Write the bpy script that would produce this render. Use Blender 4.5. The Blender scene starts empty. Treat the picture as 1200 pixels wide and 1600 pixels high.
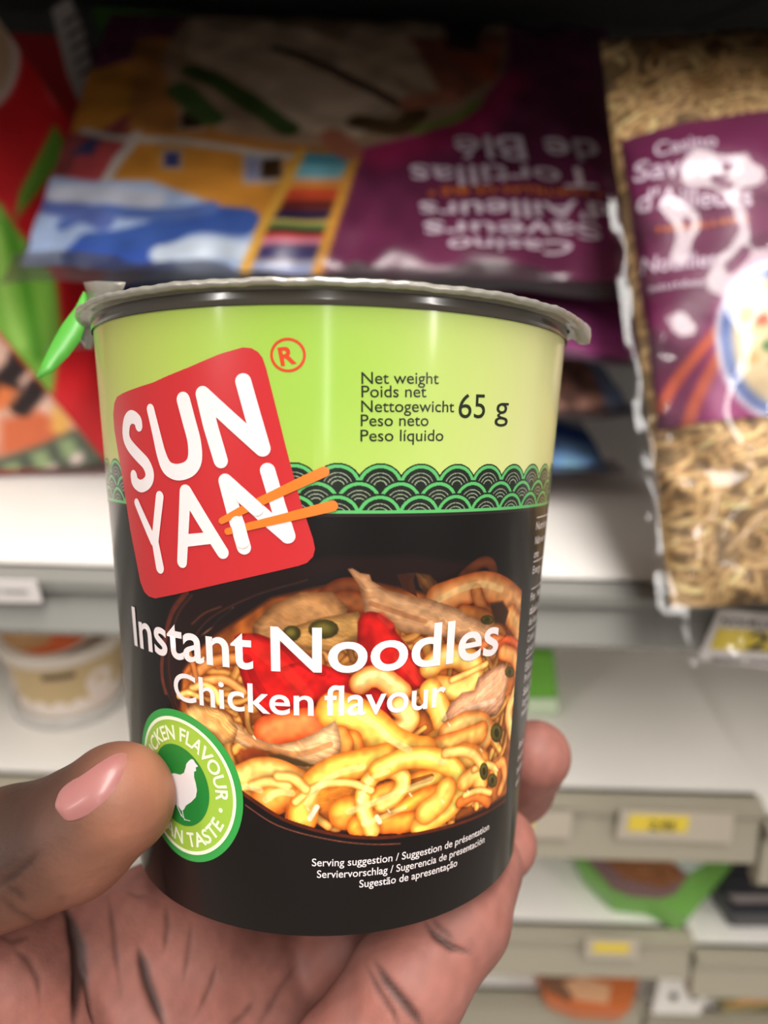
import bpy, bmesh, math, random
import numpy as np
from mathutils import Vector, Matrix

random.seed(4); rng = np.random.default_rng(7)
SC = bpy.context.scene
COL = SC.collection
VS = SC.view_settings
VS.view_transform = 'Standard'; VS.look = 'None'; VS.gamma = 1; VS.use_curve_mapping = False
VS.exposure = -0.27

# ------------------------------------------------------------ camera
CAM_H = 1.40
PITCH, ROLL = math.radians(25), math.radians(1.6)
cam_d = bpy.data.cameras.new('camera'); cam = bpy.data.objects.new('camera', cam_d); COL.objects.link(cam)
RP = Matrix(((1, 0, 0), (0, math.sin(PITCH), -math.cos(PITCH)), (0, math.cos(PITCH), math.sin(PITCH))))
ROT = RP @ Matrix.Rotation(ROLL, 3, 'Z')
cam.matrix_world = Matrix.Translation((0, 0, CAM_H)) @ ROT.to_4x4()
cam_d.sensor_width = 36; cam_d.lens = 1226.08 * 36 / 1600
cam_d.clip_start = 0.01; cam_d.clip_end = 50
cam_d.dof.use_dof = True; cam_d.dof.focus_distance = 0.124; cam_d.dof.aperture_fstop = 11.5
SC.camera = cam
SC.cycles.use_denoising = True

# ------------------------------------------------------------ light: store ceiling and ambient bounce
world = bpy.data.worlds.new('world'); SC.world = world; world.use_nodes = True
bg = world.node_tree.nodes['Background']; bg.inputs[0].default_value = (1.0, 0.93, 0.87, 1); bg.inputs[1].default_value = 0.35

def area(name, loc, size, power, aim, color=(1, 0.955, 0.91)):
    l = bpy.data.lights.new(name, 'AREA'); l.shape = 'RECTANGLE'; l.size, l.size_y = size; l.energy = power; l.color = color
    o = bpy.data.objects.new(name, l); COL.objects.link(o); o.location = loc
    o.rotation_euler = (Vector(aim) - Vector(loc)).to_track_quat('-Z', 'Y').to_euler()
    return o
area('ceiling_light', (0.1, -0.55, 2.85), (0.5, 2.2), 84, (0.1, -0.4, 0))
area('ceiling_light', (2.35, -1.75, 2.75), (0.15, 1.2), 26, (0, 0.1, 1.3))
area('ceiling_light', (-2.1, -1.6, 2.75), (0.15, 1.2), 26, (0, 0.1, 1.3))
area('ceiling_light', (0.05, -3.1, 2.7), (0.16, 1.2), 10, (0, 0.1, 1.3))

# ------------------------------------------------------------ helpers
def lin(c):
    c = np.asarray(c, float)
    if c.max() > 1.001: c = c / 255.0
    return np.where(c <= 0.04045, c / 12.92, ((c + 0.055) / 1.055) ** 2.4)

MATS = {}
def mat(name, color=None, rough=0.5, spec=0.5, metal=0.0, vcol=False, bump=None, noise=None, sss=0, coat=0, trans=0, alpha=1, sheen=0, emit=None):
    if name in MATS: return MATS[name]
    m = bpy.data.materials.new(name); m.use_nodes = True; nt = m.node_tree; b = nt.nodes['Principled BSDF']
    b.inputs['Roughness'].default_value = rough; b.inputs['Specular IOR Level'].default_value = spec; b.inputs['Metallic'].default_value = metal
    b.inputs['Coat Weight'].default_value = coat; b.inputs['Coat Roughness'].default_value = 0.12
    b.inputs['Transmission Weight'].default_value = trans; b.inputs['Alpha'].default_value = alpha
    src = None
    if vcol:
        a = nt.nodes.new('ShaderNodeVertexColor'); a.layer_name = 'col'; src = a.outputs['Color']
    elif color is not None:
        b.inputs['Base Color'].default_value = (*lin(color), 1)
    if noise:   # (scale, amount): gentle wear / mottling of the surface's own colour
        tc = nt.nodes.new('ShaderNodeTexCoord'); nz = nt.nodes.new('ShaderNodeTexNoise'); nz.inputs['Scale'].default_value = noise[0]; nz.inputs['Detail'].default_value = 4
        nt.links.new(tc.outputs['Object'], nz.inputs['Vector'])
        mx = nt.nodes.new('ShaderNodeMix'); mx.data_type = 'RGBA'; mx.blend_type = 'MULTIPLY'; mx.inputs[0].default_value = noise[1]
        rp = nt.nodes.new('ShaderNodeValToRGB'); rp.color_ramp.elements[0].position = .3; rp.color_ramp.elements[1].position = .7
        rp.color_ramp.elements[0].color = (.25, .25, .25, 1)
        nt.links.new(nz.outputs['Fac'], rp.inputs[0]); nt.links.new(rp.outputs[0], mx.inputs[7])
        if src is not None: nt.links.new(src, mx.inputs[6])
        else: mx.inputs[6].default_value = (*lin(color), 1)
        src = mx.outputs[2]
    if src is not None: nt.links.new(src, b.inputs['Base Color'])
    if bump:    # (scale, strength, distance)
        tc = nt.nodes.new('ShaderNodeTexCoord'); nz = nt.nodes.new('ShaderNodeTexNoise'); nz.inputs['Scale'].default_value = bump[0]; nz.inputs['Detail'].default_value = 3
        nt.links.new(tc.outputs['Object'], nz.inputs['Vector'])
        bp = nt.nodes.new('ShaderNodeBump'); bp.inputs['Strength'].default_value = bump[1]; bp.inputs['Distance'].default_value = bump[2]
        nt.links.new(nz.outputs['Fac'], bp.inputs['Height']); nt.links.new(bp.outputs[0], b.inputs['Normal'])
    if sss:
        b.inputs['Subsurface Weight'].default_value = sss; b.inputs['Subsurface Radius'].default_value = (.004, .0015, .0008); b.inputs['Subsurface Scale'].default_value = 1
    MATS[name] = m
    return m

def empty(name, loc=(0, 0, 0), rot=None, label=None, cat=None, group=None):
    o = bpy.data.objects.new(name, None); COL.objects.link(o)
    M = Matrix.Translation(loc)
    if rot is not None: M = M @ rot.to_4x4()
    o.matrix_world = M; o.empty_display_size = .02
    tag(o, label, cat, group); return o
def tag(o, label=None, cat=None, group=None, kind=None):
    if label: o['label'] = label
    if cat: o['category'] = cat
    if group: o['group'] = group
    if kind: o['kind'] = kind
    return o
def link(name, me, m, parent=None, smooth=True, label=None):
    if m is not None: me.materials.clear(); me.materials.append(m)
    if smooth: me.polygons.foreach_set('use_smooth', [True] * len(me.polygons))
    o = bpy.data.objects.new(name, me); COL.objects.link(o)
    if parent: o.parent = parent
    if label: o['label'] = label
    me.update(); return o
def mesh(V, Fc, colors=None):
    me = bpy.data.meshes.new('m'); V = np.asarray(V, float).reshape(-1, 3)
    if isinstance(Fc, np.ndarray):
        n, k = Fc.shape
        me.vertices.add(len(V)); me.vertices.foreach_set('co', V.ravel())
        me.loops.add(n * k); me.loops.foreach_set('vertex_index', Fc.ravel().astype(np.int32))
        me.polygons.add(n); me.polygons.foreach_set('loop_start', np.arange(0, n * k, k, dtype=np.int32))
        me.update(calc_edges=True)
    else: me.from_pydata(V.tolist(), [], Fc); me.update()
    if colors is not None:
        ca = me.color_attributes.new('col', 'FLOAT_COLOR', 'POINT')
        ca.data.foreach_set('color', np.c_[lin(np.clip(colors, 0, 1)), np.ones(len(V))].ravel())
    return me
def grid_faces(nu, nv, closed=False):
    i = np.arange(nu * nv).reshape(nv, nu)
    if closed: i = np.c_[i, i[:, :1]]
    return np.stack([i[:-1, :-1], i[:-1, 1:], i[1:, 1:], i[1:, :-1]], -1).reshape(-1, 4)

def box_bm(bm, lo, hi, bev=0):
    r = bmesh.ops.create_cube(bm, size=1); vs = r['verts']
    for v in vs: v.co = Vector([(lo[i] + hi[i]) / 2 + v.co[i] * (hi[i] - lo[i]) for i in range(3)])
    if bev:
        bmesh.ops.bevel(bm, geom=list({e for v in vs for e in v.link_edges}), offset=bev, segments=2, affect='EDGES')
def boxes(name, lst, m, parent=None, bev=0, smooth=False):
    bm = bmesh.new()
    for lo, hi in lst: box_bm(bm, lo, hi, bev)
    me = bpy.data.meshes.new(name); bm.to_mesh(me); bm.free()
    return link(name, me, m, parent, smooth)

# ---- a small raster painter; a print is a fine grid of coloured vertices
class Paint:
    def __init__(s, u0, u1, v0, v1, res, base):
        s.nu = int(round((u1 - u0) / res)) + 1; s.nv = int(round((v1 - v0) / res)) + 1
        s.u = np.linspace(u0, u1, s.nu); s.v = np.linspace(v0, v1, s.nv)
        s.U, s.V = np.meshgrid(s.u, s.v); s.C = np.zeros((s.nv, s.nu, 3)); s.C[:] = np.array(base) / 255.; s.res = res
    def noise(s, n, seed=0, blur=1, ax=1):
        r = np.random.default_rng(seed); g = r.random((max(2, int(n * s.nv / s.nu * ax)) + 2, n + 2))
        yy = np.linspace(0, g.shape[0] - 1.001, s.nv); xx = np.linspace(0, g.shape[1] - 1.001, s.nu)
        y0 = yy.astype(int); x0 = xx.astype(int); fy = (yy - y0)[:, None]; fx = (xx - x0)[None]
        fy = fy * fy * (3 - 2 * fy); fx = fx * fx * (3 - 2 * fx)
        a = g[y0][:, x0]; b = g[y0][:, x0 + 1]; c = g[y0 + 1][:, x0]; d = g[y0 + 1][:, x0 + 1]
        return (a * (1 - fx) + b * fx) * (1 - fy) + (c * (1 - fx) + d * fx) * fy
    def box(s, P, pad):
        P = np.asarray(P, float)
        i0 = max(0, np.searchsorted(s.u, P[:, 0].min() - pad) - 1); i1 = min(s.nu, np.searchsorted(s.u, P[:, 0].max() + pad) + 1)
        j0 = max(0, np.searchsorted(s.v, P[:, 1].min() - pad) - 1); j1 = min(s.nv, np.searchsorted(s.v, P[:, 1].max() + pad) + 1)
        return slice(j0, j1), slice(i0, i1)
    def dist(s, P, sl, W=None):
        U, V = s.U[sl], s.V[sl]; D = np.full(U.shape, 1e9); T = np.zeros(U.shape); S = np.zeros(U.shape)
        n = len(P) - 1
        for k in range(n):
            a, b = P[k], P[k + 1]; dx, dy = b - a; L = dx * dx + dy * dy + 1e-12
            t = np.clip(((U - a[0]) * dx + (V - a[1]) * dy) / L, 0, 1)
            ex = U - a[0] - t * dx; ey = V - a[1] - t * dy; d = np.hypot(ex, ey); w = d < D
            D = np.where(w, d, D); T = np.where(w, (k + t) / n, T)
            S = np.where(w, np.sign(dx * ey - dy * ex), S)
        return D, T, S
    def inside(s, P, sl):
        U, V = s.U[sl], s.V[sl]; I = np.zeros(U.shape, bool); n = len(P)
        for k in range(n):
            (x0, y0), (x1, y1) = P[k], P[(k + 1) % n]
            if y0 == y1: continue
            c = ((y0 > V) != (y1 > V)) & (U < (x1 - x0) * (V - y0) / (y1 - y0) + x0); I ^= c
        return I
    def mix(s, sl, A, col):
        A = A[..., None]; s.C[sl] = s.C[sl] * (1 - A) + np.clip(col, 0, 1) * A
    def poly(s, P, col, soft=None, shade=0, rim=None, fib=None, alpha=1.0, seed=1):
        P = np.asarray(P, float); soft = soft or s.res; sl = s.box(P, soft * 2)
        if s.U[sl].size == 0: return
        I = s.inside(P, sl); D, T, S = s.dist(np.vstack([P, P[:1]]), sl); sd = np.where(I, D, -D)
        A = np.clip(sd / soft + .5, 0, 1) * alpha
        c = np.broadcast_to(np.array(col) / 255., s.U[sl].shape + (3,)).copy()
        if shade:                                    # printed roundness: darker outline, lighter middle and top
            k = np.clip(D / shade, 0, 1); c = c * (0.62 + 0.42 * k[..., None])
            vv = (s.V[sl] - P[:, 1].min()) / (np.ptp(P[:, 1]) + 1e-9); c = c * (1.1 - .22 * vv[..., None])
        if fib:                                      # (angle, spacing, amount) streaks
            an, sp, am = fib; q = (-s.U[sl] * math.sin(an) + s.V[sl] * math.cos(an)) / sp
            q2 = (s.U[sl] * math.cos(an) + s.V[sl] * math.sin(an)) / sp
            rr_ = np.random.default_rng(seed).random(997) * 2 - 1
            def n1(x): i = np.floor(x).astype(int); f = x - i; f = f * f * (3 - 2 * f); return rr_[i % 997] * (1 - f) + rr_[(i + 1) % 997] * f
            wq = q + .8 * n1(q2 * .35 + 40) + .35 * n1(q2 * 1.1 + 90)
            w = .6 * n1(wq * 2.2) + .35 * n1(wq * 6 + 300) * (1 + n1(q2 * .8)) + .35 * n1(q2 * .45 + 7 * n1(wq * .5))
            c = c * (1 + 1.7 * am * w[..., None] * np.array([.8, 1.0, 1.25]))
        s.mix(sl, A, c)
    def spline(s, P, n=14):
        P = np.asarray(P, float)
        if len(P) < 3: return P
        Q = np.vstack([2 * P[0] - P[1], P, 2 * P[-1] - P[-2]]); out = []
        for k in range(1, len(Q) - 2):
            t = np.linspace(0, 1, max(3, n // 2), endpoint=False)[:, None]; a, b, c, d = Q[k - 1], Q[k], Q[k + 1], Q[k + 2]
            out.append(.5 * ((2 * b) + (c - a) * t + (2 * a - 5 * b + 4 * c - d) * t * t + (3 * b - a - 3 * c + d) * t ** 3))
        out.append(P[-1:]); return np.vstack(out)
    def stroke(s, P, w, col, shade=.5, taper=0, shadow=.5, alpha=1.0, hl=0.0, smooth=True):
        P = s.spline(P) if smooth else np.asarray(P, float)
        sl = s.box(P, w * 1.6)
        if s.U[sl].size == 0: return
        D, T, S = s.dist(P, sl); W = w * (1 - taper * T) * .5
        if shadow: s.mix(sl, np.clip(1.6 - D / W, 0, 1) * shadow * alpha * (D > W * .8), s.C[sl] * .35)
        A = np.clip((W - D) / s.res + .5, 0, 1) * alpha
        k = np.clip(D / W, 0, 1); q = D * S / W
        c = np.array(col) / 255. * (1 + shade * (.30 - k[..., None] ** 2.4 * np.array([.62, 1.0, 1.35])))
        side = np.exp(-((q + .3) / .28) ** 2) * hl
        c = c + side[..., None] * np.array([.5, .5, .42])
        s.mix(sl, A, c)
    def mul(s, F): s.C *= F[..., None]

def print_mesh(pt, fn, mask=None):
    V = fn(pt.U.ravel(), pt.V.ravel()); Fc = grid_faces(pt.nu, pt.nv)
    if mask is not None:
        k = mask.ravel(); Fc = Fc[k[Fc].all(1)]
        used = np.zeros(len(V), bool); used[Fc.ravel()] = True; idx = np.cumsum(used) - 1
        return mesh(V[used], idx[Fc], pt.C.reshape(-1, 3)[used])
    return mesh(V, Fc, pt.C.reshape(-1, 3))

# ---- flat artwork (u to the right, v downwards) laid on a curved face
def flat_bm(polys=(), strokes=(), fills=True):
    """polys: outlines; strokes: polylines of (x, y, width) with round ends and joints"""
    bm = bmesh.new()
    for P in polys:
        vs = [bm.verts.new((x, y, 0)) for x, y in P]; f = bm.faces.new(vs)
    zz = 0
    for S in strokes:
        for k in range(len(S) - 1):
            zz += .00008
            (x0, y0, w0), (x1, y1, w1) = S[k], S[k + 1]; L = math.hypot(x1 - x0, y1 - y0) or 1e-6; nx, ny = -(y1 - y0) / L, (x1 - x0) / L
            a = math.atan2(ny, nx); pts = []
            for j in range(11): t = a + math.pi * j / 10; pts.append((x0 + math.cos(t) * w0 / 2, y0 + math.sin(t) * w0 / 2, zz))
            for j in range(11): t = a + math.pi + math.pi * j / 10; pts.append((x1 + math.cos(t) * w1 / 2, y1 + math.sin(t) * w1 / 2, zz))
            bm.faces.new([bm.verts.new(p) for p in pts])
    bmesh.ops.triangulate(bm, faces=bm.faces[:])
    return bm
def text_bm(s, weight=0.0, shear=0.0, spacing=1.0):
    cu = bpy.data.curves.new('t', 'FONT'); cu.body = s; cu.offset = weight; cu.shear = shear; cu.space_character = spacing; cu.resolution_u = 6
    o = bpy.data.objects.new('t', cu); COL.objects.link(o)
    dg = bpy.context.evaluated_depsgraph_get(); me = bpy.data.meshes.new_from_object(o.evaluated_get(dg))
    bm = bmesh.new(); bm.from_mesh(me); bpy.data.objects.remove(o); bpy.data.curves.remove(cu); bpy.data.meshes.remove(me)
    bmesh.ops.triangulate(bm, faces=bm.faces[:])
    return bm
CAPH = 0.729
def text_at(s, p0, p1, cap, weight=0.0, shear=0.0, spacing=1.0):
    """baseline from p0 to p1 (v down), capital height cap"""
    bm = text_bm(s, weight, shear, spacing); xs = [v.co.x for v in bm.verts]; x0, x1 = min(xs), max(xs)
    dx, dy = p1[0] - p0[0], p1[1] - p0[1]; L = math.hypot(dx, dy); cx, cy = dx / L, dy / L
    for v in bm.verts:
        a = (v.co.x - x0) / (x1 - x0) * L; b = v.co.y / CAPH * cap
        v.co = Vector((p0[0] + cx * a + cy * b, p0[1] + cy * a - cx * b, 0))
    return bm
def join_bm(lst):
    out = bmesh.new()
    for b in lst:
        me = bpy.data.meshes.new('x'); b.to_mesh(me); b.free(); out.from_mesh(me); bpy.data.meshes.remove(me)
    return out
def lay(name, bm, fn, m, parent, step, label=None, stepv=None):
    xs = [v.co.x for v in bm.verts]; x = math.floor(min(xs) / step) * step + step
    while x < max(xs):
        bmesh.ops.bisect_plane(bm, geom=bm.verts[:] + bm.edges[:] + bm.faces[:], plane_co=(x, 0, 0), plane_no=(1, 0, 0)); x += step
    if stepv:
        ys = [v.co.y for v in bm.verts]; y = min(ys) + stepv
        while y < max(ys):
            bmesh.ops.bisect_plane(bm, geom=bm.verts[:] + bm.edges[:] + bm.faces[:], plane_co=(0, y, 0), plane_no=(0, 1, 0)); y += stepv
    P = np.array([v.co[:] for v in bm.verts]); Q = fn(P[:, 0], P[:, 1], P[:, 2])
    for v, q in zip(bm.verts, Q): v.co = q
    me = bpy.data.meshes.new(name); bm.to_mesh(me); bm.free()
    return link(name, me, m, parent, True, label)

# ============================================================ instant noodle cup (label space: a = arc cm, h = cm below the label's top edge)
RT, RB, HH, KA = 4.5, 3.8004, 9.897, 4.15
cup_ax = Vector((0.0126264, 1, 0.0764243)).normalized()
cup_e1 = (Vector((1, 0, 0)) - cup_ax * cup_ax.x).normalized(); cup_e2 = cup_e1.cross(cup_ax)
cup_c = Vector((-1.00580810, 3.29623395, -15.67078155))             # centre of the label's top edge, from the eye, cm
cup_rot = ROT @ Matrix((cup_e1, -cup_e2, cup_ax)).transposed()
base_w = Vector((0, 0, CAM_H)) + ROT @ ((cup_c - cup_ax * HH) * .01)
cup = empty('instant_noodle_cup', base_w, cup_rot, 'tall black and lime green cup of instant chicken noodles held up in a hand', 'noodle cup')
def cup_r(h): return RT + (RB - RT) * h / HH
def on_cup(off):
    def fn(a, h, z=0):
        th = np.asarray(a) / KA; r = cup_r(np.asarray(h)) + off + z
        return np.stack([r * np.sin(th), -r * np.cos(th), HH - np.asarray(h)], -1) * .01
    return fn
def lathe(prof, n=256):
    P = np.array(prof); th = np.linspace(0, 2 * math.pi, n, endpoint=False)
    V = np.stack([P[:, 0:1] * np.sin(th), -P[:, 0:1] * np.cos(th), np.repeat(P[:, 1:2], n, 1)], -1).reshape(-1, 3) * .01
    return mesh(V, grid_faces(n, len(P), True))
glossy = dict(rough=.32, spec=.5, coat=.35)
m_wall = mat('cup_black_paper', (22, 18, 17), rough=.3, spec=.35, coat=.2)
link('cup_wall', lathe([(0.02, .35), (3.55, .35), (3.6, .02), (3.7, -.02), (RB - .02, .02), (RB, .08), (RB, .09)] + [(cup_r(HH - z), z) for z in (.1, 2, 4, 6, 8, HH - .3, HH)] +
     [(RT + .02, HH + .02), (RT + .03, HH + .03), (RT + .03, HH + .3)], 384), m_wall, cup, label='black paper wall of the cup')
link('collar', lathe([(RT + .036, HH + .005), (RT + .045, HH + .012), (RT + .045, HH + .10), (RT + .05, HH + .22), (RT + .05, HH + .26)], 384), mat('collar_grey', (74, 68, 58), rough=.2, spec=.6, coat=.5), cup, label='dark grey glossy collar under the lid')
m_foil = mat('lid_foil', (176, 172, 162), rough=.34, metal=.55, bump=(260, .35, .001))
n = 360; th = np.linspace(0, 2 * math.pi, n, endpoint=False)
prof = [(0.02, .33), (2.5, .34), (4.3, .33), (4.66, .34), (4.76, .335), (4.80, .31), (4.81, .27), (4.79, .23), (4.74, .215), (4.66, .225), (4.60, .225), (4.53, .2)]
P = np.array(prof); w = np.clip((P[:, 0] - 4.4) / .4, 0, 1)
wob = .007 * np.sin(th * 23 + 2 * np.sin(th * 5)) + .006 * np.sin(th * 41 + 1) + .007 * np.sin(th * 97)
rr = P[:, 0:1] + w[:, None] * wob * .8
bulge = np.exp(-((th - 1.36) / .1) ** 2) * .16              # crimped bulge of the foil at the right
low = np.clip((.33 - P[:, 1]) / .1, 0, 1)
rr = rr + bulge * w[:, None]
zz = HH + P[:, 1:2] + wob * w[:, None] * .7 - low[:, None] * (bulge * 1.6) * (w[:, None] > .6)
lid = link('lid', mesh(np.stack([rr * np.sin(th), -rr * np.cos(th), zz], -1).reshape(-1, 3) * .01, grid_faces(n, len(P), True)), m_foil, cup, label='crimped silver foil lid')
# the pull tab: foil skirt folded down at the left and its green printed edge
def strip(rows, name, m, parent, label=None, thick=.02, nv=10):
    rows = [np.asarray(r, float) for r in rows]; k = len(rows[0]); V = []
    for r in rows: V += list(r)
    me = mesh(np.array(V) * .01, grid_faces(k, len(rows)))
    o = link(name, me, m, parent, True, label); s = o.modifiers.new('s', 'SOLIDIFY'); s.thickness = thick * .01; s.offset = 0
    return o
def cy(thd, r, z): t = math.radians(thd); return (r * math.sin(t), -r * math.cos(t), HH + z)
strip([[[-4.862, -0.28, 11.045], [-4.477, -0.685, 10.987], [-4.069, -1.094, 10.894], [-3.602, -1.656, 10.769]], [[-4.797, -0.294, 10.859], [-4.468, -0.65, 10.792], [-4.102, -1.006, 10.737], [-3.696, -1.512, 10.674]], [[-4.782, -0.311, 10.635], [-4.509, -0.616, 10.582], [-4.236, -0.869, 10.562], [-3.994, -1.119, 10.564]], [[-4.848, -0.277, 10.419], [-4.592, -0.533, 10.354], [-4.414, -0.682, 10.379], [-4.24, -0.831, 10.403]], [[-4.977, -0.244, 10.2], [-4.75, -0.451, 10.11], [-4.589, -0.55, 10.133], [-4.479, -0.645, 10.204]], [[-5.013, -0.255, 10.05], [-4.835, -0.368, 9.888], [-4.672, -0.469, 9.876], [-4.581, -0.511, 9.993]], [[-4.949, -0.263, 9.95], [-4.827, -0.328, 9.757], [-4.689, -0.43, 9.734], [-4.61, -0.471, 9.852]]], 'pull_tab', m_foil, cup, 'crumpled silver foil corner folded down', .02)
strip([[[-4.859, -0.293, 10.87], [-4.825, -0.286, 10.829], [-4.783, -0.299, 10.784]], [[-4.978, -0.418, 10.539], [-4.863, -0.418, 10.419], [-4.739, -0.437, 10.295]], [[-5.181, -0.544, 10.199], [-5.01, -0.546, 10.043], [-4.832, -0.569, 9.884]], [[-5.307, -0.668, 9.888], [-5.163, -0.67, 9.733], [-5.01, -0.693, 9.575]], [[-5.478, -0.803, 9.436], [-5.372, -0.799, 9.353], [-5.257, -0.816, 9.269]], [[-5.54, -0.924, 9.159], [-5.526, -0.916, 9.136], [-5.503, -0.928, 9.111]]], 'pull_tab', mat('lid_green', (80, 158, 58), rough=.4), cup, 'thin green strip torn from the lid edge', .015)
# printed label
band_top = 2.24
pg = Paint(-7.3, 7.3, -.02, 2.62, .03, (152, 190, 74))
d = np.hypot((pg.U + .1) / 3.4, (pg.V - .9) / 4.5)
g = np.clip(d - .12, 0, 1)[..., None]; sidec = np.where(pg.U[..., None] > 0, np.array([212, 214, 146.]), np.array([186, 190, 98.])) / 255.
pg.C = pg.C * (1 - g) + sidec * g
m_print = mat('printed_paper', vcol=True, rough=.34, spec=.25, coat=.42, bump=(1400, .02, .0004))
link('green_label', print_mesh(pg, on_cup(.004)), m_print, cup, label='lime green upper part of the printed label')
pw = Paint(-7.3, 7.3, 2.2, 3.05, .0095, (30, 33, 26))
per = .6105; off0 = .342; BL = np.array([26, 33, 25]) / 255.; GR = np.array([88, 176, 100]) / 255.; GY = np.array([140, 150, 128]) / 255.
cov = np.zeros(pw.U.shape, bool); pw.C[:] = BL
for row, (vc, sh) in enumerate(((2.60, 0), (2.86, .5), (3.06, 0))):
    k = np.round((pw.U - off0) / per - sh); cx = (k + sh) * per + off0
    r = np.hypot(pw.U - cx, (pw.V - vc) * 1.0) / .36
    I = (r < 1) & (pw.V < vc + .05)
    for kk in (-1, 1):
        r2 = np.hypot(pw.U - cx - kk * per, pw.V - vc) / .36; J = (r2 < 1) & ~I & (pw.V < vc + .05); r = np.where(J, r2, r); I |= J
    c = np.broadcast_to(BL, r.shape + (3,)).copy()
    for lo_, hi_, cc in ((.78, .92, GR), (.56, .60, GY), (.40, .44, GY), (.24, .29, GY)):
        c[(r > lo_) & (r < hi_)] = cc
    pw.C[I] = c[I]; cov |= I
pw.C[(pw.V > 2.945) & (pw.V < 3.0)] = GR; pw.C[pw.V >= 3.0] = np.array([36, 29, 27]) / 255.
cov |= pw.V > 2.6
link('wave_band', print_mesh(pw, on_cup(.009), cov), m_print, cup, label='black and green wave pattern band')
# dark lower label with the food photograph
FP = Paint(-7.3, 7.3, 2.99, 9.86, .0165, (18, 13, 12))
nz = FP.noise(40, 3); FP.C *= (.92 + .12 * nz[..., None])
FP.poly([(-2.749, 5.293), (-2.575, 4.733), (-2.349, 4.391), (-1.624, 4.068), (-0.668, 3.816), (0.28, 3.651), (1.44, 3.649), (2.61, 3.835), (3.903, 4.18), (4.493, 6.625), (4.434, 8.313), (2.96, 8.314), (1.908, 8.286), (1.046, 8.247), (0.317, 8.131), (-0.506, 7.912), (-1.145, 7.557), (-1.802, 7.175), (-2.33, 6.733), (-2.724, 6.158)], (38, 20, 18), soft=0.12)
FP.stroke([(-2.108, 4.314), (-2.517, 4.778), (-2.822, 5.631), (-2.724, 6.158), (-2.393, 6.582), (-2.193, 6.869)], 0.096, (112, 62, 54), shade=0.2, shadow=0, alpha=0.8)
FP.stroke([(-2.007, 4.355), (-2.366, 4.759), (-2.619, 5.487), (-2.554, 6.124), (-2.376, 6.394)], 0.048, (66, 34, 30), shade=0.2, shadow=0)
FP.stroke([(-2.059, 5.086), (-1.729, 4.891), (-1.482, 4.663), (-1.253, 4.493)], 0.029, (200, 170, 150), shade=0, shadow=0, alpha=0.7)
FP.stroke([(-2.04, 4.823), (-1.774, 4.619), (-1.474, 4.49)], 0.029, (120, 90, 80), shade=0, shadow=0, alpha=0.6)
FP.stroke([(-2.066, 5.191), (-1.946, 4.967), (-1.661, 4.751), (-1.179, 4.538), (-0.578, 4.206), (0.095, 3.994), (0.66, 3.877)], 0.154, (30, 20, 20), shade=0.1, shadow=0, alpha=0.9)
FP.stroke([(-2.059, 5.086), (-1.657, 4.679), (-0.879, 4.269), (-0.094, 4.006)], 0.024, (110, 75, 62), shade=0, shadow=0, alpha=0.5)
FP.poly([(-2.413, 6.292), (-2.297, 5.648), (-2.007, 5.288), (-1.614, 4.982), (-1.097, 4.633), (-0.629, 4.307), (0.095, 4.121), (0.615, 3.994), (1.054, 4.103), (2.144, 4.368), (2.969, 4.237), (3.961, 4.469), (4.453, 6.613), (4.341, 8.229), (2.946, 8.195), (1.901, 8.173), (1.042, 8.126), (0.316, 8.012), (-0.504, 7.783), (-1.141, 7.427), (-1.726, 6.999), (-2.18, 6.703)], (176, 108, 54), soft=0.08)
FP.stroke([(-1.202, 7.511), (-0.505, 7.869), (0.317, 8.099), (1.045, 8.214), (1.907, 8.263), (2.958, 8.302), (4.446, 8.354)], 0.067, (88, 44, 30), shade=0.2, shadow=0)
FP.stroke([(-1.162, 7.7), (-0.594, 7.984), (0.286, 8.196), (0.959, 8.314), (1.486, 8.374)], 0.021, (150, 100, 92), shade=0, shadow=0, alpha=0.8)
fm = FP.noise(70, 9); fo = FP.noise(26, 5); fmask = (FP.C[..., 0] > .5) & (FP.C[..., 2] < .4)
FP.C = np.where(fmask[..., None], FP.C * (.62 + .75 * (.5 * fm + .5 * fo))[..., None], FP.C)
INNER = np.array([(-2.138, 6.156), (-1.505, 5.125), (-0.483, 4.45), (0.664, 4.094), (2.147, 4.42), (3.696, 4.544), (4.079, 6.513), (4.009, 7.979), (2.933, 8.076), (1.894, 8.06), (1.039, 8.006), (0.315, 7.882), (-0.502, 7.653), (-1.023, 7.326), (-1.593, 6.869)])
for k_ in range(230):
    r_ = np.random.default_rng(100 + k_); a_ = r_.uniform(-2.9, 3.7); h_ = r_.uniform(4.7, 8.1)
    if not FP.inside(INNER, (slice(np.searchsorted(FP.v, h_), np.searchsorted(FP.v, h_) + 1), slice(np.searchsorted(FP.u, a_), np.searchsorted(FP.u, a_) + 1))).all(): continue
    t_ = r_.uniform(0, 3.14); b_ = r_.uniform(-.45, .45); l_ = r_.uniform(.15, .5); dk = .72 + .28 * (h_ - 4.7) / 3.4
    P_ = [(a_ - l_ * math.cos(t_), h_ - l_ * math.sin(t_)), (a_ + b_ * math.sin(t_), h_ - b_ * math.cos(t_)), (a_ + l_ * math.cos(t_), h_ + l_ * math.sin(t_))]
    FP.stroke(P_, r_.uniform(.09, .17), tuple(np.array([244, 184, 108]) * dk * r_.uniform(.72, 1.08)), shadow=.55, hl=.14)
FP.stroke([(0.095, 4.409), (0.395, 4.173), (0.667, 4.16)], 0.38, (132, 86, 56), shade=0.6, shadow=0.6)
FP.stroke([(0.157, 4.581), (0.427, 4.33), (0.702, 4.365)], 0.33, (150, 100, 64), shade=0.6, shadow=0.6)
FP.poly([(1.252, 3.941), (1.357, 4.166), (1.596, 4.306), (1.517, 4.047), (1.544, 3.921)], (70, 48, 38))
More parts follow.
